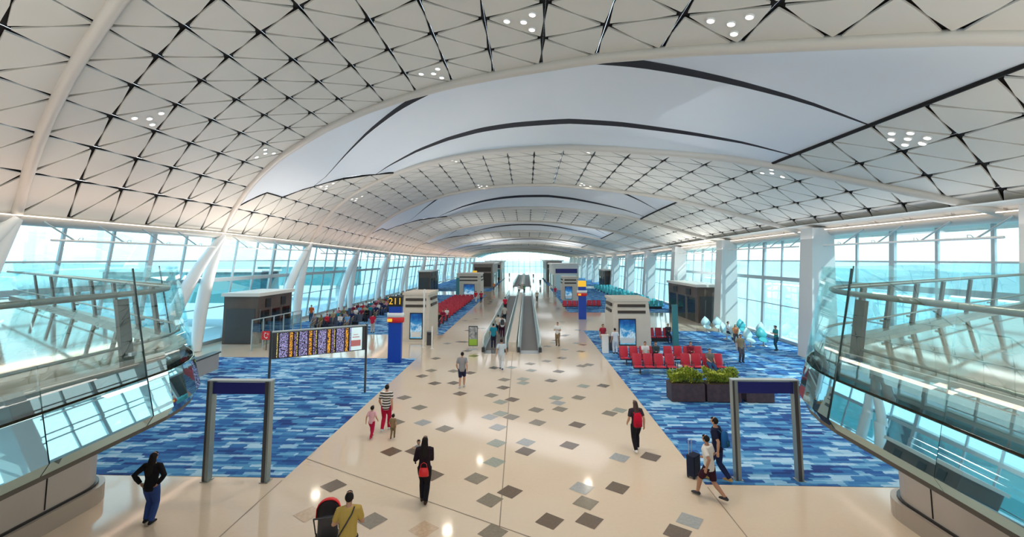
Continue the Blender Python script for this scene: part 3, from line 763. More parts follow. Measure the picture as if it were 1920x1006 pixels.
# ------------------------------------------------------------------ ground floor
mb = MB(); mb.box((XC-22.8, -26, -.25), (XC+21.9, YEND+.5, 0))
def inlay(cx, cy, d, rot, m, z=.004):
    mb.m = m; v = [V((cx+d*cos(rot+a*pi/2), cy+d*sin(rot+a*pi/2), z)) for a in range(4)]
    mb.add(v, [(0,1,2,3)], False); mb.m = 0
def zc(s, ox, oy, lst): return [(ox+x*s, oy+y*s) for x, y in lst]
T4 = zc(.338, 800, 560, [(262,316),(50,330),(25,397),(150,400),(240,410),(375,382),(575,360),(665,345),(670,263),(750,328),(855,291),(860,372),(900,365),(732,402),(45,468),(150,466),(430,448),(690,453),(425,492),(980,481),(185,525),(358,535),(475,558),(843,547),(607,615),(740,611),(1015,635),(470,655),(615,686),(835,698),(100,720),(548,845),(792,812),(1243,875),(275,995),(30,978)])
T4g = zc(.338, 800, 560, [(470,380),(580,397),(535,445),(535,466),(870,483),(410,572),(718,549),(730,577),(1070,617),(350,655),(410,636),(395,712),(388,800),(550,795),(1070,880),(375,905)])
T5 = zc(.2292, 860, 800, [(140,437),(420,530),(1300,497),(745,768),(1070,765),(1790,865)])
T5g = zc(.2292, 860, 800, [(255,597),(1005,500),(1040,620),(1890,765),(280,865)])
T3 = zc(.3043, 560, 700, [(760,15),(840,62),(955,60),(650,148),(745,209),(600,300),(900,340),(570,480),(720,475),(215,690),(455,905),(790,635)])
T3g = zc(.3043, 560, 700, [(765,302)]); T3p = zc(.3043, 560, 700, [(60,865),(770,960)]) + [(640,985)]
rr = random.Random(3)
DT = .365
done = []
for lst, ms in ((T4,(1,2)),(T4g,(3,4)),(T5,(1,1)),(T5g,(2,3)),(T3,(1,2)),(T3g,(3,)),(T3p,(5,))):
    for px, py in lst:
        p = fl(px, py)
        if any((q-p).length < .45 for q in done): continue
        done.append(p); inlay(p.x, p.y, DT, R(10), rr.choice(ms), .004+.0006*(len(done)%5))
for _ in range(230):
    x, y = rr.uniform(-6.6, 4.6), rr.uniform(31, 165)
    if -3.6 < x < 1.6 and (30.5 < y < 78 or y > 100): continue
    if y < 36 and any((p-V((x,y,0))).length < 1.2 for p in done): continue
    inlay(x, y, DT, R(10), rr.choice((1,1,2,3,4)))
for _ in range(26):
    x, y = rr.uniform(-9, 8), rr.uniform(1, 9.5); inlay(x, y, DT, R(10), rr.choice((1,2,3)))
mb.m = 6
for p, q in (((-7,13.2),(-7,-5)),((5,13.2),(5,-5)),((-.95,30.8),(-.62,9)),((-7.0,14.6),(2.3,9.6)),((2.3,9.6),(4,7.5)),((-7,28.9),(-7,37.8)),((5,40.4),(5,54))):
    p, q = V((*p,0)), V((*q,0)); t = (q-p).normalized(); n = V((-t.y,t.x,0))*.014; z = V((0,0,.0036))
    mb.add([p-n+z, p+n+z, q+n+z, q-n+z], [(0,1,2,3)], False)
mb.m = 0
fo = struct(mb.build('floor', ['floor','tile0','tile1','tile2','tile3','tile4','joint']))
def carpet(x0, x1, y0, y1, label):
    m = MB(); m.box((x0,y0,.0), (x1,y1,.012)); o = m.build('carpet', 'carpet'); tag(o, label, None, None, 'structure')
    o.data.polygons[0].use_smooth = False
carpet(-22.3, -7, 13.35, 28.9, 'blue streaked carpet on the left, nearest one behind the gate')
carpet(-22.3, -7, 37.8, 79, 'blue streaked carpet under the red rows and crowd on the left')
carpet(-22.3, -7, 88, 150, 'blue streaked carpet far along the left windows')
carpet(5, 19.7, 13.35, 40.4, 'blue streaked carpet on the right with planters and lounge chairs')
carpet(5, 19.7, 54, 97, 'blue streaked carpet far right beyond the cross passage')
carpet(5, 19.7, 106, 150, 'blue streaked carpet farthest away on the right')

# ------------------------------------------------------------------ ground drums under the mezzanine
def drum(pts, side):
    m = MB(); m.prism(pts, .45, 3.95); o = struct(m.build('wall_'+side, 'taupe'))
    m = MB(); cx = sum(p[0] for p in pts)/len(pts); cy = sum(p[1] for p in pts)/len(pts)
    g = [(p[0]+(.14 if p[0] > cx else -.14), p[1]+.14*(1 if p[1] > 8 else 0)) for p in pts]
    m.prism(g, 0, .42); struct(m.build('baseboard_'+side, 'plinth'))
    m = MB(); g2 = [(p[0]+(.05 if p[0] > cx else -.05), p[1]+.05*(1 if p[1] > 8 else 0)) for p in pts]
    m.prism(g2, .40, .47); trim(m, 'black')
arcL = [(-12.05+.85*cos(a), 11.5+.85*sin(a)) for a in [pi/2*i/8 for i in range(9)]]
drum([(-11.2,-9)]+arcL+[(-16,15.2),(-20.3,17.7),(-20.3,-9)], 'left')
arcR = [(9.95-.85*cos(a), 11.5+.85*sin(a)) for a in [pi/2*i/8 for i in range(9)]]
drum([(9.1,-9)]+arcR+[(14,15.2),(18.6,17.4),(18.6,-9)], 'right')
for x, y in ((-11.2,10.6),(-11.2,8.6),(9.1,10.9),(9.1,8.9)):
    m = MB(); m.cbox((x, y, 2.2), (.03,.02,3.4)); trim(m, 'dark')
# low wall beside the left carpet
m = MB(); m.wall([(-17.1,17.5),(-17.15,20),(-17.35,23),(-17.75,25.9)], [(0,0),(0,.9)], -.35); lw = struct(m.build('wall_low', 'taupe'))
m = MB(); m.wall([(-17.05,17.5),(-17.1,20),(-17.3,23),(-17.7,26.0)], [(0,.9),(0,.97)], -.45); trim(m, 'black')
m = MB(); m.cbox((-18.75,23.6,.20),(.7,1.6,.40)); m.cbox((-19.16,23.6,.5),(.12,1.6,1.0)); o = m.build('window_bench', 'darkgrey'); tag(o, 'dark bench behind the low wall by the left windows', 'bench')

# ------------------------------------------------------------------ mezzanine wings
def wing(side, path, outer):
    sg = -1 if side == 'left' else 1
    m = MB(); m.prism(path+outer, 4.25, 4.7); struct(m.build('floor_'+side, 'mezz'))
    # orientation: make path normal (t.y,-t.x) point to the hall
    pth = path if sg < 0 else path
    sgn = 1 if sg < 0 else -1
    L = [0]
    for a, b in zip(pth, pth[1:]): L.append(L[-1]+(V(a)-V(b)).length)
    def at(s):
        s = min(max(s, 0), L[-1])
        for i in range(len(L)-1):
            if s <= L[i+1]+1e-9:
                f = (s-L[i])/(L[i+1]-L[i]); p, q = V((*pth[i],0)), V((*pth[i+1],0)); t = (q-p).normalized()
                return p.lerp(q, f), V((t.y,-t.x,0))*sgn
    e = empty('glass_balustrade', (path[0][0], path[0][1], 4.7), 0, 'glass balustrade with bronze posts around the %s upper gallery, leaning inward' % side, 'balustrade')
    inv = V((-path[0][0], -path[0][1], -4.7))
    def sub(a, b):
        P = [at(a)[0].to_tuple()[:2]] + [p for p, l in zip(pth, L) if a+.02 < l < b-.02] + [at(b)[0].to_tuple()[:2]]
        return [(p[0]+inv.x, p[1]+inv.y) for p in P]
    tip = TIPS[side]; cuts = [0]
    a = 0
    seg = [c for c in tip['cuts'] if c < L[-1]] + [L[-1]]
    prev = 0
    for c in seg:
        if c-prev < .2: continue
        P = sub(prev+.006, c-.006)
        # resample rounded corner for smoothness
        m = MB(); prof = [(.00,1.46),(.14,.75),(.28,.06),(.31,-.10)]
        m.wall(P, [(o*sgn, z) for o, z in prof], .016*sgn); m.build('glass_panel', 'balglass', e)
        m = MB(); prof = [(.315,-.13),(.375,-.40),(.435,-.66),(.35,-.80)]
        m.wall(P, [(o*sgn, z) for o, z in prof], .02*sgn); m.build('spandrel', 'spandrel', e)
        if abs(c-L[-1]) > .1 and c in tip['dark']:
            p, nn = at(c); m = MB(); p = p+inv; p.z = 0
            for (o1, z1), (o2, z2) in zip([(.01,1.46),(.15,.75),(.29,.06),(.42,-.55)], [(.15,.75),(.29,.06),(.385,-.40),(.44,-.66)]):
                m.beam(p+nn*o1+V((0,0,z1)), p+nn*o2+V((0,0,z2)), .016, .02, nn)
            m.build('seam', 'edge', e)
        prev = c
    def off(o, z, a=0, b=None, n=60):
        b = L[-1] if b is None else b
        pts = []
        for i in range(n+1):
            p, nn = at(a+(b-a)*i/n); pts.append(p+nn*o+V((0,0,z))+inv)
        return pts
    m = MB(); m.loft(off(-.10, 5.78), .042, 10); m.build('handrail', 'rail', e)
    m = MB(); m.loft(off(.10, 5.05), .022, 8); m.build('lower_rail', 'rail', e)
    m = MB(); P = sub(0, L[-1]); m.wall(P, [(.0,-.10),(.0,.10)], .2*sgn); m.build('floor_trim', 'rail', e)
    m = MB(); m.wall(P, [(-.9*sgn,-.86),(-.9*sgn,-.79)], 1.26*sgn); m.build('soffit', 'post', e)
    for s in tip['posts']:
        if s > L[-1]: continue
        p, nn = at(s); t = V((-nn.y, nn.x, 0)); p = p+inv; p.z = 0
        m = MB(); m.beam(p+nn*.17+V((0,0,0)), p+nn*.0+V((0,0,1.02)), .20, .05, nn); m.build('post', 'post', e)
        m = MB(); m.beam(p+nn*.13+V((0,0,.25)), p+nn*.24+V((0,0,.25)), .09, .05); m.build('clamp', 'steel', e)
def rnd(c, p, q, n=7):
    c, p, q = V(c), V(p), V(q); return [tuple(((1-t)**2*p+2*t*(1-t)*c+t*t*q)) for t in [i/n for i in range(n+1)]]
PL = [(-5.55,-9),(-5.58,2),(-5.75,5.0)] + rnd((-5.9,8.1),(-5.85,6.5),(-7.5,8.95),8) + [(-9.3,10.15),(-12,11.95),(-16,14.55),(-21.2,17.9)]
PR = [(4.52,-9),(4.55,2),(4.68,5.0)] + rnd((4.83,8.3),(4.73,6.7),(6.5,9.15),8) + [(8.1,10.2),(12,12.8),(16,15.4),(19.4,17.6)]
def plen(P, i): return sum((V(P[j])-V(P[j+1])).length for j in range(i))
sL, sR = plen(PL,3), plen(PL,11)
TIPS = {'left': dict(cuts=[8,11,14,sL,sR,sR+1.6,sR+3.8,sR+6,sR+8.2,sR+10.4,sR+12.6], dark=[sL,sR], posts=[sL-.15,sR+.3,sR+1.5,sR+3.0,sR+5.0,sR+7.2,sR+9.6,sR+12])}
s3, s4 = plen(PR,3), plen(PR,11)
TIPS['right'] = dict(cuts=[8,11,14,s3,s4,s4+1.6,s4+3.8,s4+6,s4+8.2,s4+10.4], dark=[s3,s4], posts=[s3-.15,s4+.35,s4+1.7,s4+3.2,s4+5.0,s4+7.2,s4+9.6])
wing('left', PL, [(-22.4,18),(-22.4,-9)])
wing('right', PR, [(19.9,18),(19.9,-9)])
m = MB(); m.box((-5.5,-9,4.25), (4.5,.25,4.7)); struct(m.build('floor_gallery', 'mezz'))
# ------------------------------------------------------------------ gates, signs, board
def gate(xa, xb, y, label):
    e = empty('sign_gate', ((xa+xb)/2, y, 0), 0, label, 'gate'); w = (xb-xa)/2; H = 2.78
    for s in (-1, 1):
        mb = MB(); mb.m = 0; mb.box((s*w-.075,-.10,0),(s*w+.075,.10,H)); mb.build('post', 'steelpost', e)
        mb = MB(); mb.box((s*w-.078,-.112,0),(s*w-.02 if s<0 else s*w+.02,-.101,H)); mb.build('trim_strip', 'darkgrey', e)
        mb = MB(); mb.box((s*w-.12,-.13,0),(s*w+.12,.13,.02)); mb.build('foot_plate', 'steel', e)
    mb = MB(); mb.box((-w+.08,-.07,H-.36),(w-.08,.07,H-.04)); mb.build('sign_panel', 'navy', e)
    mb = MB(); mb.box((-w-.08,-.11,H),(w+.08,.11,H+.03)); mb.build('top_cap', 'alu', e)
MAT['steelpost'] = M('grey_post', (.27,.32,.31), .35, .4)
a, b = fl(388,900), fl(500,900); gate(a.x, b.x, a.y, 'tall grey portal with navy header in front of the left carpet')
a, b = fl(1383,898), fl(1497,898); gate(a.x, b.x, a.y, 'tall grey portal with navy header in front of the right carpet')

# departures board between two poles
A0, B0 = V((-11.05,19.4,0)), V((-7.66,21.6,0))
dv = B0-A0; Lb = dv.length; ang = math.atan2(dv.y, dv.x)
e = empty('departures_board', A0, ang, 'long departures board on two slim poles over the left carpet', 'board')
for x in (0, Lb):
    mb = MB(); mb.loft([(x,0,0),(x,0,3.2)], .05, 12); mb.build('pole', 'darkgrey', e)
mb = MB(); mb.box((.06,-.06,2.0),(Lb-.06,.10,3.12)); mb.build('board_case', 'darkgrey', e)
mb = MB(); mb.box((.03,-.08,3.12),(Lb-.03,.12,3.17)); mb.build('top_rail', 'alu', e)
sw = (Lb-.30-.62)/4
for i in range(4):
    mb = MB(); mb.box((-sw/2+.01,-.02,-.52),(sw/2-.01,.0,.52)); s = mb.build('screen', mat_screen(i+1.0), e, (.22+sw*(i+.5), -.065, 2.56))
mb = MB(); mb.box((Lb-.78,-.085,2.04),(Lb-.22,-.06,3.08)); mb.build('map_panel', 'mapteal', e)
mb = MB(); mb.box((Lb-.72,-.092,2.22),(Lb-.28,-.086,2.50)); mb.box((Lb-.66,-.092,2.62),(Lb-.34,-.086,2.66)); mb.box((Lb-.62,-.092,2.74),(Lb-.4,-.086,2.77)); mb.build('map_print', 'pinkred', e)

def text(body, size, mat, parent, loc, ext=.01, name='sign_text'):
    cu = bpy.data.curves.new(name, 'FONT'); cu.body = body; cu.size = size; cu.extrude = ext; cu.align_x = 'CENTER'; cu.align_y = 'CENTER'
    t = link('tmp', cu); dg = bpy.context.evaluated_depsgraph_get(); me = bpy.data.meshes.new_from_object(t.evaluated_get(dg))
    bpy.data.objects.remove(t); me.materials.clear(); me.materials.append(MAT[mat])
    o = link(name, me, parent, loc); o.rotation_euler = (R(90),0,0); return o
# telephone sign on a thin stand
p = fl(499, 656); p = V((p.x, p.y, 0)); top = at_y(499, 628, p.y)
e = empty('telephone_sign', p, 0, 'red telephone sign with white handset mark left of the departures board', 'sign')
mb = MB(); mb.loft([(0,0,0),(0,0,top.z-.3)], .03, 10); mb.build('pole', 'darkgrey', e)
mb = MB(); mb.box((-.33,-.06,top.z-.3),(.33,.06,top.z+.28)); mb.build('sign_box', 'redsign', e)
mb = MB(); z0 = top.z-.01
mb.loft([(-.09,-.07,z0+.17),(-.13,-.07,z0+.10),(-.13,-.07,z0-.06),(-.05,-.07,z0-.17),(.05,-.07,z0-.18)], [.03,.02,.02,.02,.03], 8)
mb.loft([(-.11,-.07,z0+.17),(-.02,-.07,z0+.16)], .035, 8); mb.loft([(.02,-.07,z0-.18),(.08,-.07,z0-.10)], .035, 8)
for q in range(2): mb.loft([(.04+.07*q,-.07,z0+.18),(.09+.07*q,-.07,z0+.10),(.07+.07*q,-.07,z0+.02)], .012, 6)
mb.build('handset_mark', 'white', e)

def pylon(px, py, w, label, num=None, H=4.0):
    p = fl(px, py); e = empty('gate_pylon', p, 0, label, 'pylon')
    mb = MB(); mb.box((-w/2,-.14,0),(w/2,.14,H-.62)); mb.build('post_body', 'blue', e)
    mb = MB(); mb.box((-w/2-.01,-.15,H-.62),(w/2+.01,.15,H)); mb.build('number_box', 'black' if num else 'yellow', e)
    if num: text(num, .56, 'yellow', e, (0,-.156,H-.31))
    mb = MB(); z = H-1.28; n = 14
    for m_, (a, b) in enumerate(((.0,.28),(-.32,.0))):
        mm = MB(); mm.loft([(0,0,z+a),(0,0,z+a+.04),(0,0,z+b-.06),(0,0,z+b)], [(w/2*1.15,.2),(w/2*1.32,.27),(w/2*1.36,.28),(w/2*1.25,.24)], 18, side=(1,0,0)); mm.build('band_sign', 'white' if m_ == 0 else 'redsign', e)
    mm = MB(); mm.box((-w/2*1.1,-.285,z-.24),(-w/2*.35,-.26,z-.06)); mm.build('band_mark', 'yellow', e)
pylon(740, 679, .80, 'tall blue pylon numbered 211 at the left carpet corner', '211')
pylon(1092, 598, .80, 'tall blue pylon with yellow top and red band right of the walkway')
pylon(890, 546, .80, 'tall blue pylon far off beside the left seats and kiosk', None)
# slim teal totem on right carpet
p = fl(1267, 648); e = empty('totem', p, 0, 'slim teal totem standing behind the red seats on the right', 'totem')
mb = MB(); mb.box((-.2,-.09,0),(.2,.09,2.95)); mb.build('totem_panel', 'teal', e); mb = MB(); mb.box((-.3,-.15,0),(.3,.15,.03)); mb.build('foot_plate', 'darkgrey', e)
p = fl(858, 562); e = empty('totem', p, 0, 'slim teal totem far off beside the left kiosk', 'totem')
mb = MB(); mb.box((-.25,-.09,0),(.25,.09,3.4)); mb.build('totem_panel', 'teal', e); mb = MB(); mb.box((-.35,-.15,0),(.35,.15,.03)); mb.build('foot_plate', 'darkgrey', e)

# service kiosks: tapering louvred block with lit poster
def kiosk(px, py, w, H, depth, flip, label):
    p = fl(px, py); e = empty('service_kiosk', p, 0, label, 'kiosk')
    mb = MB(); t = .10
    def fr(z, i): return [(-w/2+i, i*.6), (w/2-i, i*.6), (w/2-i, depth-i*.6), (-w/2+i, depth-i*.6)]
    lv = [(.0,.0),(.12,.0),(.12,.05),(H*.63,.05),(H*.95,.17),(H*.95,.05),(H,.05)]
    rings = [[(x,y,z) for x, y in fr(z, i)] for z, i in lv]; vs = [v for r_ in rings for v in r_]
    fs = [(a*4+b, a*4+(b+1)%4, a*4+4+(b+1)%4, a*4+4+b) for a in range(len(lv)-1) for b in range(4)]+[(3,2,1,0), tuple(range(len(vs)-4, len(vs)))]
    mb.add(vs, fs, False); mb.build('kiosk_body', 'kiosk', e)
    for z in (H*.70, H*.83):
        mb = MB(); mb.box((-w*.36,.0,z),(w*.36,.12,z+.20)); mb.build('louver', 'kioskdark', e)
        for sx in (-1, 1):
            mb = MB(); mb.box((sx*(w/2-.06)-.06,depth*.2,z),(sx*(w/2-.06)+.06,depth*.8,z+.20)); mb.build('louver', 'kioskdark', e)
    pw, ph = w*.40, H*.50; px0 = -w*.12 if not flip else w*.03
    mb = MB(); mb.box((px0-pw/2-.06,-.01,.18),(px0+pw/2+.06,.10,.18+ph+.14)); f = mb.build('poster_frame', 'black', e)
    mb = MB(); mb.box((-pw/2,-.012,-ph/2),(pw/2,.0,ph/2)); mb.build('poster', 'poster', e, (px0,-.012,.25+ph/2))
    mb = MB(); mb.box((px0-pw*.45,-.028,.34),(px0+pw*.45,-.024,.36+ph*.20)); mb.build('poster_caption', 'white', e)
kiosk(778, 640, 2.2, 3.7, 3.6, True, 'beige louvred kiosk with lit blue poster behind the 211 pylon')
kiosk(1186, 652, 2.75, 3.45, 3.4, False, 'beige louvred kiosk with lit blue poster behind the right red seats')
kiosk(878, 560, 4.0, 4.0, 5, True, 'beige louvred kiosk with blue poster far off beyond the left red rows')
kiosk(1070, 563, 2.5, 3.6, 4, False, 'beige louvred kiosk with blue poster far off behind the right pylon')
# far shop blocks
def shop(x0, x1, y0, y1, H, m, label, glassfront=None):
    e = empty('shop_block', ((x0+x1)/2, y0, 0), 0, label, 'shop'); w = x1-x0
    mb = MB(); mb.box((-w/2,0,0),(w/2,y1-y0,H)); mb.build('walls', m, e)
    mb = MB(); mb.box((-w/2-.4,-.4,H),(w/2+.4,y1-y0+.3,H+.35)); mb.build('roof_slab', 'offwhite', e)
    mb = MB(); mb.box((-w/2+.3,-.03,.3),(w/2-.3,0,H*.62)); mb.build('shop_window', glassfront or 'teal', e)
    mb = MB(); mb.box((-w/2+.3,-.06,H*.68),(w/2-.3,0,H*.86)); mb.build('fascia', 'navy' if x0 > 0 and H < 5.2 else 'kioskdark', e)
    s = 1 if x0 < 0 else -1; xx = w/2 if s > 0 else -w/2
    for i in range(4):
        y = (y1-y0)*(i+.15)/4; mb = MB(); mb.box((xx-.02,y,.2),(xx+.04,y+(y1-y0)*.18,H*.6)); mb.build('side_window', 'tglass' if i % 2 else 'teal', e)
shop(-11.6, -7.4, 98, 116, 5.2, 'shopbrown', 'brown shop block far along the left of the hall', 'kioskdark')
shop(-11.5, -7.2, 128, 150, 5.4, 'kiosk', 'grey beige shop block farthest down the left of the hall')
shop(5.6, 10.6, 92, 112, 5.0, 'offwhite', 'pale shop with glazed front far along the right', 'lounge')
shop(5.4, 9.6, 122, 148, 5.6, 'shopbrown', 'brown canopied shop block farthest down the right', 'kioskdark')

# exit pods (boarding bridges' vestibules) by the windows
def pod(x0, x1, y0, y1, H, side, label):
    e = empty('gate_vestibule', ((x0+x1)/2, y0, 0), 0, label, 'gate vestibule'); w = x1-x0; d = y1-y0; s = side
    mb = MB(); mb.box((-w/2,0,0),(w/2,d,H-.25)); mb.build('walls', 'wood', e)
    mb = MB(); mb.box((-w/2-.15,-.15,H-.25),(w/2+.15,d+.15,H)); mb.build('roof_slab', 'offwhite', e)
    xf = s*w/2
    for i in range(3):
        mb = MB(); y = d*(.06+.31*i); mb.box((min(xf,xf+s*.03),y,.05),(max(xf,xf+s*.03),y+d*.26,2.4)); dr = mb.build('glass_door', 'tglass', e)
        mb = MB(); mb.box((min(xf,xf+s*.05),y-.05,.0),(max(xf,xf+s*.05),y,2.5)); mb.build('door_post', 'steel', e)
    for i in range(2):
        mb = MB(); y = d*(.2+.45*i); mb.box((min(xf,xf+s*.05),y,H-1.15),(max(xf,xf+s*.05),y+d*.14,H-.5)); mb.build('gate_screen', 'black', e)
    mb = MB(); mb.box((-w/2+.2,-.03,.1),(w/2-.2,0,2.6)); mb.build('end_panel', 'darkgrey', e)
pod(-22.6, -20.0, 33.2, 38.0, 3.75, 1, 'dark brown boarding vestibule with white roof beside the left windows')
pod(16.9, 19.3, 45.4, 54.5, 3.75, -1, 'dark brown boarding vestibule between the right columns')
pod(-21.2, -18.9, 88, 96, 4.0, 1, 'dark brown boarding vestibule far along the left windows')
pod(16.9, 19.3, 98, 106, 4.0, -1, 'dark brown boarding vestibule far along the right windows')
# railing in front of the left pod
P0, P1 = V((-18.9,30.8,0)), V((-18.4,36.6,0)); dv = P1-P0
e = empty('glass_railing', P0, math.atan2(dv.y, dv.x), 'pale framed glass railing in front of the left boarding vestibule', 'railing')
L = dv.length
for i in range(6):
    mb = MB(); mb.cbox((L*i/5,0,1.05),(.06,.06,2.1)); mb.build('post', 'alu', e)
for i in range(5):
    mb = MB(); mb.cbox((L*(i+.5)/5,0,1.0),(L/5-.1,.016,1.7)); mb.build('glass_panel', 'tglass', e)
mb = MB(); mb.cbox((L/2,0,2.1),(L+.06,.08,.07)); mb.build('top_rail', 'alu', e)

# ------------------------------------------------------------------ moving walkways
def walkway(xa, xb, y0, y1, label):
    e = empty('moving_walkway', ((xa+xb)/2, y0, 0), 0, label, 'moving walkway'); w = (xb-xa)/2; d = y1-y0
    mb = MB(); mb.box((-w+.28,.0,.0),(w-.28,d,.012)); mb.build('belt', 'belt', e)
    mb = MB(); mb.box((-w+.2,-1.1,.0),(w-.2,.0,.012)); mb.build('comb_plate', 'steel', e)
    mb = MB(); mb.box((-w+.2,d,.0),(w-.2,d+1.1,.012)); mb.build('comb_plate', 'steel', e)
    for s in (-1, 1):
        x = s*(w-.14)
        mb = MB(); mb.box((x-.13,-.3,0),(x+.13,d+.3,.22)); mb.build('skirt', 'alu', e)
        mb = MB(); mb.box((x-.012,-.25,.22),(x+.012,d+.25,.95)); mb.build('glass_side', 'tglass', e)
        mb = MB(); mb.loft([(x,.3,.18),(x,-.25,.22),(x,-.55,.45),(x,-.55,.72),(x,-.25,.96),(x,.3,.98),(x,d-.3,.98),(x,d+.25,.96),(x,d+.5,.6),(x,d+.25,.25)], .05, 8); mb.build('handrail', 'handrail', e)
        mb = MB(); mb.box((x-.10,-.62,0),(x+.10,-.3,.30)); mb.build('newel_base', 'black', e)
walkway(-3.1, -1.28, 31.6, 77, 'left moving walkway carrying riders away from the camera')
walkway(-.68, 1.05, 31.6, 77, 'right moving walkway with an empty grey belt')
walkway(-3.1, -1.28, 103, 180, 'far left moving walkway in the next pair down the hall')
walkway(-.68, 1.05, 103, 180, 'far right moving walkway in the next pair down the hall')
mb = MB(); mb.box((-1.26,31.3,0),(-.70,77.3,.62)); o = mb.build('divider', 'kiosk'); tag(o, 'beige divider panel between the two near moving walkways', 'divider')
mb = MB(); mb.box((-1.26,102.7,0),(-.70,180.3,.62)); o = mb.build('divider', 'kiosk'); tag(o, 'beige divider panel between the two far moving walkways', 'divider')
# poster stand, posts, bin
p = fl(887, 655); e = empty('poster_stand', p, 0, 'black poster stand with photo and lime green strip by the walkway', 'poster stand')
mb = MB(); mb.box((-.32,-.03,.25),(.32,.03,1.62)); mb.build('frame', 'black', e)
mb = MB(); mb.box((-.28,-.036,.72),(.28,-.031,1.56)); mb.build('photo', noisy('photo_grey', (.05,.07,.08), (.5,.5,.5), 4), e)
mb = MB(); mb.box((-.28,-.036,.30),(.28,-.031,.72)); mb.build('green_strip', 'green', e)
mb = MB(); mb.box((-.06,-.04,.02),(.06,.04,.25)); mb.box((-.3,-.2,0),(.3,.2,.02)); mb.build('stand_base', 'steel', e)
def post(px, py, H, r, m, label, cat, name):
    p = fl(px, py); e = empty(name, p, 0, label, cat); mb = MB(); mb.loft([(0,0,0),(0,0,H)], r, 12); mb.build('shaft', m, e)
    mb = MB(); mb.loft([(0,0,0),(0,0,.02)], r*2, 14); mb.build('foot_plate', m, e)
post(794, 650, 4.1, .07, 'offwhite', 'tall cream pole at the right corner of the left kiosk', 'pole', 'light_pole')
post(810, 653, 1.55, .06, 'offwhite', 'short cream post at the start of the left red seats', 'post', 'queue_post')
def bin_(px, py, label, m='darkgrey'):
    p = fl(px, py); e = empty('litter_bin', p, 0, label, 'bin'); mb = MB(); mb.box((-.2,-.2,0),(.2,.2,.95)); mb.build('bin_body', m, e); mb = MB(); mb.box((-.22,-.22,.95),(.22,.22,1.02)); mb.build('lid', 'steel', e); mb = MB(); mb.box((-.12,-.21,.75),(.12,-.2,.85)); mb.build('slot', 'black', e)
bin_(806, 646, 'dark litter bin beside the cream pole at the left kiosk')
bin_(1148, 656, 'dark litter bin against the hall side of the right kiosk')
p = fl(1135, 661); e = empty('information_stand', p, 0, 'white counter stand at the hall corner of the right kiosk', 'stand'); mb = MB(); mb.box((-.2,-.15,0),(.2,.15,1.15)); mb.build('pedestal', 'white', e); mb = MB(); mb.box((-.26,-.2,1.15),(.26,.2,1.2)); mb.build('counter_top', 'offwhite', e)

# ------------------------------------------------------------------ planters
def planter(x, y, w, d, H, label, bush, plabel, seed):
    e = empty('planter', (x, y, 0), 0, label, 'planter')
    mb = MB(); mb.box((-w/2,-d/2,.04),(w/2,d/2,H)); mb.box((-w/2+.06,-d/2+.06,0),(w/2-.06,d/2-.06,.04)); mb.build('box', 'planter', e)
    mb = MB(); mb.box((-w/2+.05,-d/2+.05,H),(w/2-.05,d/2-.05,H+.02)); mb.build('soil', 'soil', e)
    rg = random.Random(seed); fol = [MB(), MB()]; stem = MB()
    n = 3400 if bush else 60
    for _ in range(n):
        h = (rg.random()**.6)*(.62 if bush else .08); x_, y_ = rg.uniform(-w/2+.06, w/2-.06), rg.uniform(-d/2, d/2)
        bumpy = .72+.28*sin(x_*5+seed)*cos(y_*4); z = H+.03+h*bumpy
        if bush: x_ *= 1+.06*h
        a, t = rg.uniform(0, 2*pi), rg.uniform(.2, 1.2); s = rg.uniform(.06,.13)
        d1 = V((cos(a)*cos(t), sin(a)*cos(t), sin(t))); d2 = d1.cross(V((0,0,1))).normalized(); c = V((x_, y_, z))
        fol[0 if rg.random() < .6 else 1].add([c, c+d1*s*.5+d2*s*.32, c+d1*s, c+d1*s*.5-d2*s*.32], [(0,1,2,3)], False)
    if bush:
        for _ in range(26):
            x_, y_ = rg.uniform(-w/2+.1, w/2-.1), rg.uniform(-d/2+.1, d/2-.1); stem.loft([(x_,y_,H),(x_+rg.uniform(-.1,.1),y_,H+.4)], .012, 5)
        tag(stem.build('twigs', 'soil', e), kind='stuff')
    tag(fol[0].build('foliage', 'leaf', e), kind='stuff'); tag(fol[1].build('foliage', 'leaf2', e), kind='stuff')
p = fl(1291, 755); q = fl(1349, 754)
planter(p.x+.02, p.y+.42, 1.46, .75, .78, 'dark brown planter box with bushy yellow green shrub, left of the three', True, '', 1)
planter(p.x+1.58, p.y+.42, 1.46, .75, .78, 'dark brown planter box with bushy shrub, middle one behind the gate post', True, '', 5)
planter(p.x+3.15, p.y+.42, 1.2, .75, .55, 'low dark planter box almost bare, seen through the right gate', False, '', 9)

# ------------------------------------------------------------------ seats
def make_bench(n, m, label, group=None):
    e = empty('airport_bench', (0,0,0), 0, label, 'bench', group); p = .60; W = n*p
    mb = MB(); mb.cbox((0,.0,.30),(W-.1,.08,.08)); mb.build('beam', 'darkgrey', e)
    for x in (-W/2+.4, W/2-.4):
        mb = MB(); mb.cbox((x,0,.15),(.06,.06,.30)); mb.cbox((x,0,.015),(.08,.62,.03)); mb.build('leg', 'darkgrey', e)
    for i in range(n):
        x = -W/2+p*(i+.5)
        mb = MB(); mb.loft([(x,.26,.365),(x,.0,.375),(x,-.24,.40),(x,-.27,.385)], [(.265,.05),(.27,.055),(.27,.05),(.26,.02)], 12, side=(1,0,0)); s = mb.build('seat', m, e)
        mb = MB(); mb.loft([(x,.25,.42),(x,.30,.62),(x,.35,.92),(x,.365,1.02)], [(.265,.045),(.27,.055),(.26,.05),(.235,.02)], 12, side=(1,0,0)); mb.build('backrest', m, s)
    for i in range(n+1):
        x = -W/2+p*i
        mb = MB(); mb.loft([(x,.22,.32),(x,.20,.62),(x,-.18,.62),(x,-.2,.34)], .018, 6); mb.build('armrest', 'black', e)
    return e
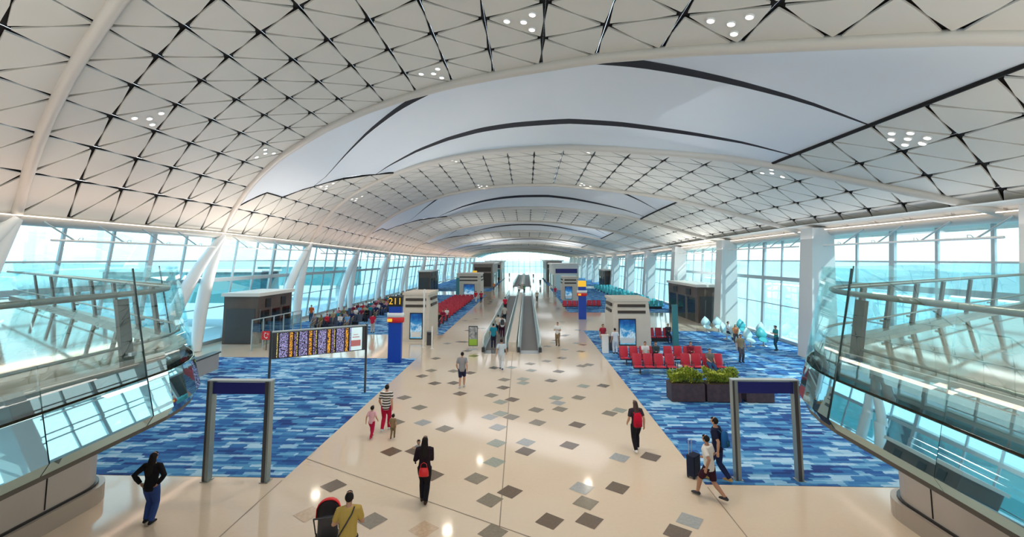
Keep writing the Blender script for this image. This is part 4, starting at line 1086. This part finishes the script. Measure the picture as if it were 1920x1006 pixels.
def bare_bench(n, m, label, group=None):
    e = empty('airport_bench', (0,0,0), 0, label, 'bench', group); p = .60; W = n*p
    for i in range(n):
        x = -W/2+p*(i+.5)
        mb = MB(); mb.loft([(x,.26,.335),(x,-.27,.355)], [(.27,.06),(.27,.05)], 8, side=(1,0,0)); s = mb.build('seat', m, e)
        mb = MB(); mb.loft([(x,.26,.40),(x,.35,1.0)], [(.27,.05),(.24,.04)], 8, side=(1,0,0)); mb.build('backrest', m, s)
    mb = MB(); mb.cbox((0,.0,.17),(W-.6,.1,.34)); mb.build('frame', 'darkgrey', e)
    return e
b4 = make_bench(4, 'red', 'bench of red leather seats nearest the planters, left of the front row')
pf = fl(1228, 700); b4.location = pf
pf2 = fl(1320, 700); bR = dup(b4, pf2, 0, 'bench of red leather seats nearest the planters, right one with a seated person')
pb = fl(1200, 683); bB = dup(b4, pb, 0, 'bench of red leather seats in the back row beside the right kiosk')
pb2 = fl(1284, 683); bC = dup(b4, pb2, 0, 'bench of red leather seats in the back row before the teal totem')
def table(px, py, label):
    p = fl(px, py); e = empty('side_table', p, 0, label, 'table'); mb = MB(); mb.box((-.11,-.22,.42),(.11,.22,.46)); mb.build('top', 'white', e); mb = MB(); mb.box((-.10,.17,.0),(.10,.20,.42)); mb.box((-.06,-.06,0),(.06,.06,.42)); mb.build('pedestal', 'white', e)
table(1274, 700, 'small white table between the two front red benches'); table(1242, 683, 'small white table between the two back red benches')
gb = make_bench(4, 'red', 'bench of red seats far right behind the yellow topped pylon, left one'); gb.location = fl(1073, 579)
dup(gb, fl(1110, 578), 0, 'bench of red seats far right behind the yellow topped pylon, right one')
b3 = bare_bench(3, 'red', 'short row of red seats beside the totem on the right carpet'); b3.location = fl(1237, 640)
ORD = ['first','second','third','fourth','fifth','sixth','seventh','eighth','ninth','tenth','eleventh','twelfth','thirteenth','fourteenth','fifteenth','sixteenth','seventeenth','eighteenth','nineteenth','twentieth']
rb = bare_bench(5, 'red', 'row of red seats on the left carpet, first row from the kiosk', 'rows of red seats on the left carpet')
rb.location = (-9.35,42.2,0)
for i in range(1, 13):
    dup(rb, (-9.35, 42.2+2.05*i, 0), 0, 'row of red seats on the left carpet, %s row from the kiosk' % ORD[i], 'rows of red seats on the left carpet')
sb = bare_bench(6, 'seatgrey', 'row of dark seats by the left windows, first row from the camera', 'rows of dark seats by the left windows')
sb.location = (-17.6,40.5,0)
rows = [(-17.6,40.5)]
for i in range(1, 14):
    x = -17.6; y = 40.5+2.6*i; rows.append((x, y))
    dup(sb, (x, y, 0), 0, 'row of dark seats by the left windows, %s row from the camera' % ORD[i], 'rows of dark seats by the left windows')
# far right teal seats along the windows
tb = bare_bench(6, 'loungeteal', 'row of teal seats far right by the windows, first row', 'teal seat rows by the right windows'); tb.location = (15.6,58,0)
for i in range(1, 12): dup(tb, (15.6, 58+3.2*i, 0), 0, 'row of teal seats far right by the windows, %s row' % ORD[i], 'teal seat rows by the right windows')
# lounge chairs with diamond backs
def lounge(m, label):
    e = empty('lounge_chair', (0,0,0), 0, label, 'chair')
    mb = MB(); mb.loft([(0,.02,.36),(0,.0,.42),(0,-.02,.46)], [(.22,.22),(.34,.32),(.30,.28)], 14, side=(1,0,0)); mb.build('seat', m, e)
    mb = MB(); n = 12
    out = [(0,.36),(.28,.52),(.42,.78),(.26,1.05),(0,1.30),(-.26,1.05),(-.42,.78),(-.28,.52)]
    vs = [(x, .24+.16*(z-.4)+.20*0-.10*abs(x), z) for x, z in out]; vb = [(x, y+.06, z) for x, y, z in vs]; c = [(0,.33,.80),(0,.42,.80)]
    k = len(vs); mb.add(vs+vb+c, [(2*k, (i+1)%k, i) for i in range(k)]+[(2*k+1, k+i, k+(i+1)%k) for i in range(k)]+[(i,(i+1)%k,k+(i+1)%k,k+i) for i in range(k)], True); mb.build('backrest', m, e)
    mb = MB(); mb.loft([(0,0,0),(0,0,.02),(0,0,.06),(0,0,.36)], [.28,.28,.05,.04], 14); mb.build('pedestal', 'steel', e)
    return e
l1 = lounge('lounge', 'pale blue lounge chair with diamond back, leftmost by the sunlit right windows'); l1.location = fl(1326, 622)
l2 = lounge('loungeteal', 'teal lounge chair with diamond back nearest the right windows'); l2.location = fl(1432, 648)
spots = [(1348,622,0,'beside the leftmost lounge chair'),(1363,635,30,'in front of the seated pair'),(1379,640,-20,'behind the standing olive jacket person'),(1408,649,15,'right of the olive jacket person'),(1420,632,200,'at the back before the windows')]
for x, y, r_, w in spots: dup(l1, fl(x, y), R(r_), 'pale blue lounge chair with diamond back ' + w)
for x, y, r_, w in [(1394,628,10,'at the back of the lounge group')]: dup(l2, fl(x, y), R(r_), 'teal lounge chair with diamond back ' + w)

# ------------------------------------------------------------------ seated people
HS = 1.70
sitv = [person_meshes('sit', HS, hi=False, sleeves=.5), person_meshes('sit2', HS, hi=False, sleeves=1.0, hem=-.02), person_meshes('sit', 1.62, hi=False, sleeves=.5, fem=True, hairst='long')]
def sitter(pos, rz, v, label, s, t, group=None, hair='hair', z=None):
    H = sitv[v]['H']; fwd = V((-sin(rz), cos(rz), 0))
    make_person(sitv[v], V((pos[0], pos[1], 0))+fwd*.10, rz, label, cloth(s), cloth(t), 'black', group=group, eyes=False, hair=hair)
def on_bench(b, i, n, v, label, s, t):
    x = b.location.x + (-n*.6/2+.6*(i+.5)); sitter((x, b.location.y-.0, 0), pi, v, label, s, t)
on_bench(bB, 2, 4, 0, 'person in white shirt sitting in the back row of right red seats', (.7,.7,.7), (.03,.03,.03))
on_bench(bB, 3, 4, 1, 'person in dark green sitting at the end of the back red row', (.05,.07,.08), (.04,.04,.08))
on_bench(bC, 2, 4, 1, 'person in maroon shirt and pale trousers sitting before the teal totem', (.25,.03,.05), (.6,.5,.42))
on_bench(bR, 2, 4, 0, 'person in grey top and blue jeans sitting in the front red row', (.18,.16,.14), (.03,.09,.2))
b3x = b3.location
sitter((b3x.x+.6, b3x.y, 0), pi, 1, 'person in dark clothes sitting on the short red row by the totem', (.06,.05,.06), (.03,.04,.06))
p = fl(1363, 635); sitter((p.x, p.y-.05, 0), R(30)+pi, 0, 'person in white top sitting among the lounge chairs', (.7,.7,.72), (.05,.05,.08))
p = fl(1379, 640); sitter((p.x, p.y-.05, 0), R(-20)+pi, 2, 'person in orange top sitting in a lounge chair behind the olive jacket', (.6,.25,.12), (.08,.08,.1), hair='hairb')
cols = [('teal',(.02,.26,.32)),('white',(.68,.68,.68)),('red',(.55,.03,.05)),('navy',(.02,.03,.10)),('black',(.015,.015,.018)),('orange',(.6,.22,.06)),('pink',(.6,.25,.32)),('olive',(.20,.19,.08)),('grey',(.25,.25,.27)),('tan',(.42,.32,.2)),('maroon',(.2,.02,.05)),('sky blue',(.15,.35,.6))]
rg = random.Random(11)
for r_, (x, y) in enumerate(rows):
    idx = list(range(6)); rg.shuffle(idx); pick = rg.sample(cols, 6)
    for q, i in enumerate(idx[:5 if r_ < 9 else 3]):
        nm, c = pick[q]
        sitter((x-1.8+.6*(i+.5), y, 0), pi, rg.choice((0,1,2)), 'seated traveller in %s top on the %s dark row by the left windows' % (nm, ORD[r_]), c, rg.choice(((.03,.03,.05),(.04,.07,.16),(.2,.17,.13))), 'travellers seated by the left windows')
for i, (nm, c) in enumerate((('black',(.02,.02,.02)),('maroon',(.25,.02,.06)),('white',(.7,.7,.7)))):
    xx, yy = (-7.95, 42.2) if i == 0 else (-7.95, 42.2+2.05*i*1)
    sitter((-9.35+1.2, 42.2+2.05*i, 0), pi, i, 'traveller in %s top at the aisle end of a left red row near the kiosk' % nm, c, (.05,.05,.08))

# ------------------------------------------------------------------ stroller
st = empty('stroller', V((-4.25,10.0,0)), R(16), 'red hooded stroller pushed by the person in mustard shirt', 'stroller')
mb = MB(); n = 9
ring = []
for i in range(9):
    a = R(-25+ 125*i/8)
    ring.append([V((.24*cos(b), -.05-.26*cos(a)*1.0*abs(sin(b))**.6, .82+.36*sin(a)*abs(sin(b))**.6+.02)) for b in [pi*j/10 for j in range(11)]])
vs = [v for r_ in ring for v in r_]; vs2 = [v*1.0+V((0,.0,.012)) for v in vs]; m_ = 11
mb.add(vs, [(a*m_+b, a*m_+b+1, (a+1)*m_+b+1, (a+1)*m_+b) for a in range(8) for b in range(m_-1)], True); can = mb.build('canopy', 'redsign', st)
can.rotation_euler.z = pi; can.location = (0,-.12,0)
lin = MB(); lin.add([V((v.x*.95, -v.y*.95-.12, .82+(v.z-.82)*.95)) for v in vs], list(mb.f), True); lin.build('canopy_lining', 'darkgrey', st)
so = can.modifiers.new('thick', 'SOLIDIFY'); so.thickness = .015
mb = MB(); mb.loft([(0,.16,.42),(0,-.08,.46),(0,-.2,.9)], [(.20,.05),(.21,.05),(.19,.04)], 12, side=(1,0,0)); mb.build('seat', 'darkgrey', st)
mb = MB(); mb.loft([(0,.22,.40),(0,.05,.52),(0,-.08,.66)], [(.15,.07),(.17,.09),(.12,.06)], 12, side=(1,0,0)); mb.build('blanket', C((.65,.22,.34)), st)
mb = MB()
for sx in (-.24,.24):
    mb.loft([(sx,.42,.12),(sx,-.1,.55),(sx,-.42,1.0)], .015, 8); mb.loft([(sx,-.38,.12),(sx,.02,.48)], .015, 8)
mb.loft([(-.24,-.42,1.0),(.24,-.42,1.0)], .018, 8); mb.build('frame', 'black', st)
for sx in (-.26,.26):
    for sy, r_ in ((.42,.10),(-.38,.12)):
        mb = MB(); mb.loft([(sx-.02,sy,r_+.01),(sx+.02,sy,r_+.01)], r_, 16); mb.build('wheel', 'black', st)
mb = MB(); mb.box((-.2,-.28,.22),(.2,.1,.36)); mb.build('basket', 'darkgrey', st)

# ------------------------------------------------------------------ outside
mb = MB(); mb.box((-900,-400,-.8), (900,1500,-.55)); struct(mb.build('ground', 'apron'))
mb = MB(); rg = random.Random(5)
for sx in (-1,):
    pts = []
    for i in range(60):
        y = -300+i*32; h = 30+26*abs(sin(i*.37))+14*sin(i*.9+1)
        pts.append((sx*820, y, max(10, h)))
    for a, b in zip(pts, pts[1:]): mb.add([(a[0],a[1],-.6),(b[0],b[1],-.6),(b[0],b[1],b[2]),(a[0],a[1],a[2]),(a[0]-120,a[1],-.6),(b[0]-120,b[1],-.6)], [(0,1,2,3),(3,2,5,4)], True)
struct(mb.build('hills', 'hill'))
# pale tower blocks across the water
for i in range(16):
    y = 120+i*34+rg.uniform(-8,8); h = rg.uniform(28,58); w = rg.uniform(9,16)
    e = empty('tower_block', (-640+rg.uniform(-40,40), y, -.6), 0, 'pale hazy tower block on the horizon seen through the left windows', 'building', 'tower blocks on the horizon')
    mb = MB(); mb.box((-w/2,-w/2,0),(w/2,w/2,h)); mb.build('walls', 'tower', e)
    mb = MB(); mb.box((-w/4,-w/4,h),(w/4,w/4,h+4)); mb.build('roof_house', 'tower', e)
# parked airliner outside the left windows
pl = empty('airliner', (-84,84,-.6), R(20), 'white airliner with red engines parked outside the left windows', 'airplane')
mb = MB(); mb.loft([(0,-19,3.6),(0,-18.3,3.4),(0,-16,3.2),(0,-10,3.2),(0,8,3.2),(0,16,3.9),(0,19.5,4.6)], [.1,.9,1.7,1.95,1.95,1.2,.3], 20); mb.build('fuselage', 'plane', pl)
for s in (-1, 1):
    mb = MB(); mb.add([(s*1.5,-4,2.6),(s*1.5,2.5,2.6),(s*16,6.5,3.4),(s*16,5,3.4),(s*1.5,-4,2.9),(s*1.5,2.5,2.9),(s*16,6.5,3.5),(s*16,5,3.5)], [(0,1,2,3),(7,6,5,4),(0,4,5,1),(1,5,6,2),(2,6,7,3),(3,7,4,0)]); mb.build('wing', 'plane', pl)
    mb = MB(); mb.loft([(s*5.5,-4.5,1.7),(s*5.5,-4,1.7),(s*5.5,-1.5,1.7),(s*5.5,-.6,1.7)], [.8,1.0,.9,.5], 16); mb.build('engine', 'redsign', pl)
mb = MB(); mb.add([(-.15,12.5,4.6),(-.15,19,5.2),(-.15,20.5,10.2),(-.15,18,10.2),(.15,12.5,4.6),(.15,19,5.2),(.15,20.5,10.2),(.15,18,10.2)], [(0,1,2,3),(7,6,5,4),(0,4,5,1),(1,5,6,2),(2,6,7,3),(3,7,4,0)]); mb.build('tail_fin', 'plane', pl)
for y, n in ((-13,1),(1,2)):
    for s in ((-1.9,1.9) if n == 2 else (0,)):
        mb = MB(); mb.loft([(s-.2,y,.55),(s+.2,y,.55)], .55, 14); mb.loft([(s,y,.6),(s,y,2.2)], .1, 8); mb.build('landing_gear', 'darkgrey', pl)
# boarding bridges outside
for (x, y, w, l) in ((-34,45,3.2,16),(-36,74,3.2,16)):
    jb = empty('boarding_bridge', (x, y, -.6), 0, 'teal glazed boarding bridge outside the left windows, %s one' % ('nearer' if y < 60 else 'farther'), 'boarding bridge')
    mb = MB(); mb.box((-l/2,-w/2,2.6),(l/2,w/2,5.6)); mb.build('tunnel', 'teal', jb)
    mb = MB(); mb.box((-l/2-.2,-w/2-.2,5.6),(l/2+.2,w/2+.2,5.8)); mb.build('roof_slab', 'offwhite', jb)
    for sx in (-.35,.3):
        mb = MB(); mb.box((l*sx-.3,-.3,0),(l*sx+.3,.3,2.6)); mb.build('support_leg', 'alu', jb)

# ------------------------------------------------------------------ light, world, camera
def area(name, loc, rot, sx, sy, power, col):
    l = bpy.data.lights.new(name, 'AREA'); l.shape = 'RECTANGLE'; l.size = sx; l.size_y = sy; l.energy = power; l.color = col
    o = link(name, l); o.location = loc; o.rotation_euler = rot; return o
# cove uplights hidden on the eaves (aimed up and inward) and added fill lamps without fixtures
for (x, y, z, w, d) in ((-8.5,36,3.9,2,3),(7.6,34,3.7,2.4,3),(-9.3,73,4.3,3,4),(6.9,70,3.9,2.4,3),(-20.2,33.5,4.1,1.6,4),(18,50,4.1,2,8),(-9.3,107,5.8,3,14),(8,102,5.6,4,16),(-14,4,4.8,8,10),(13,4,4.8,8,10)):
    area('ceiling_fill', (x,y,z), (R(180),0,0), w, d, UPFILL*(1 if z < 4.7 else 1.6), (1,.96,.91))  # added upward fill above kiosks, vestibules and galleries to brighten the ceiling
for sg, c, pw in ((-1,(1,.66,.48),1.0),(1,(1,.90,.82),.45)):
    for (y, ln) in ((-8,30),(22,30),(52,30),(90,46),(145,60)):
        area('cove_lamp', (XC+sg*(US[sg]-1.3), y, eave(y)-.7), (0, R(180-sg*42), 0), .5, ln, COVE*pw*ln, c)
for k in KS:
    if k % 2 == 0 and k >= -2:
        w = W0+BAY*k+6.5
        area('skylight_fill', RP(0, w, -.35) , (0,0,math.atan2(-SL, 1)), 22, 6, SKYFILL, (.93,.96,1))  # added lamp under the opaque shell, standing in for skylight daylight
sun = bpy.data.lights.new('sun', 'SUN'); sun.energy = SUN; sun.angle = R(.6); sun.color = (1,.95,.88)
so = link('sun', sun); sd = V((.62,-.45,.62)); so.rotation_euler = sd.to_track_quat('Z', 'Y').to_euler()
wd = bpy.data.worlds.new('World'); scn.world = wd; wd.use_nodes = True
ns, ls = wd.node_tree.nodes, wd.node_tree.links; bg = ns['Background']
tc = ns.new('ShaderNodeTexCoord'); sx = ns.new('ShaderNodeSeparateXYZ'); ls.new(tc.outputs['Generated'], sx.inputs[0])
n1 = ns.new('ShaderNodeTexNoise'); n1.inputs['Scale'].default_value = 3; n1.inputs['Detail'].default_value = 5; ls.new(tc.outputs['Generated'], n1.inputs['Vector'])
f = mathn(ns, ls, 'ADD', sx.outputs[2], mathn(ns, ls, 'MULTIPLY', mathn(ns, ls, 'SUBTRACT', n1.outputs[0], .5), .25))
ls.new(ramp(ns, ls, f, [(.0,(1,1,1)),(.10,(.95,.98,1)),(.35,(.66,.84,.98)),(.8,(.45,.68,.95))]), bg.inputs['Color'])
bg.inputs['Strength'].default_value = WORLD
cam = bpy.data.cameras.new('Camera'); co_ = link('Camera', cam)
co_.location = (0,0,EYE); co_.rotation_euler = (R(90)+PIT, 0, YAW)
cam.sensor_width = 36; cam.lens = FOC/1920*36; cam.shift_y = (PPY-503)/1920; cam.clip_start = .1; cam.clip_end = 3000
scn.camera = co_
vs_ = scn.view_settings; vs_.view_transform = 'Standard'; vs_.look = 'None'; vs_.gamma = 1; vs_.exposure = EXPO; vs_.use_curve_mapping = False
cy = scn.cycles
cy.max_bounces = 8; cy.diffuse_bounces = 4; cy.glossy_bounces = 4; cy.transparent_max_bounces = 24; cy.use_denoising = True
try: cy.denoiser = 'OPENIMAGEDENOISE'
except Exception: pass
cy.sample_clamp_indirect = 6; cy.caustics_reflective = False; cy.caustics_refractive = False
for lb, l in LABELS.items():
    if len(l) > 1 and not all(g for _, g in l): print('DUP LABEL', lb, len(l))
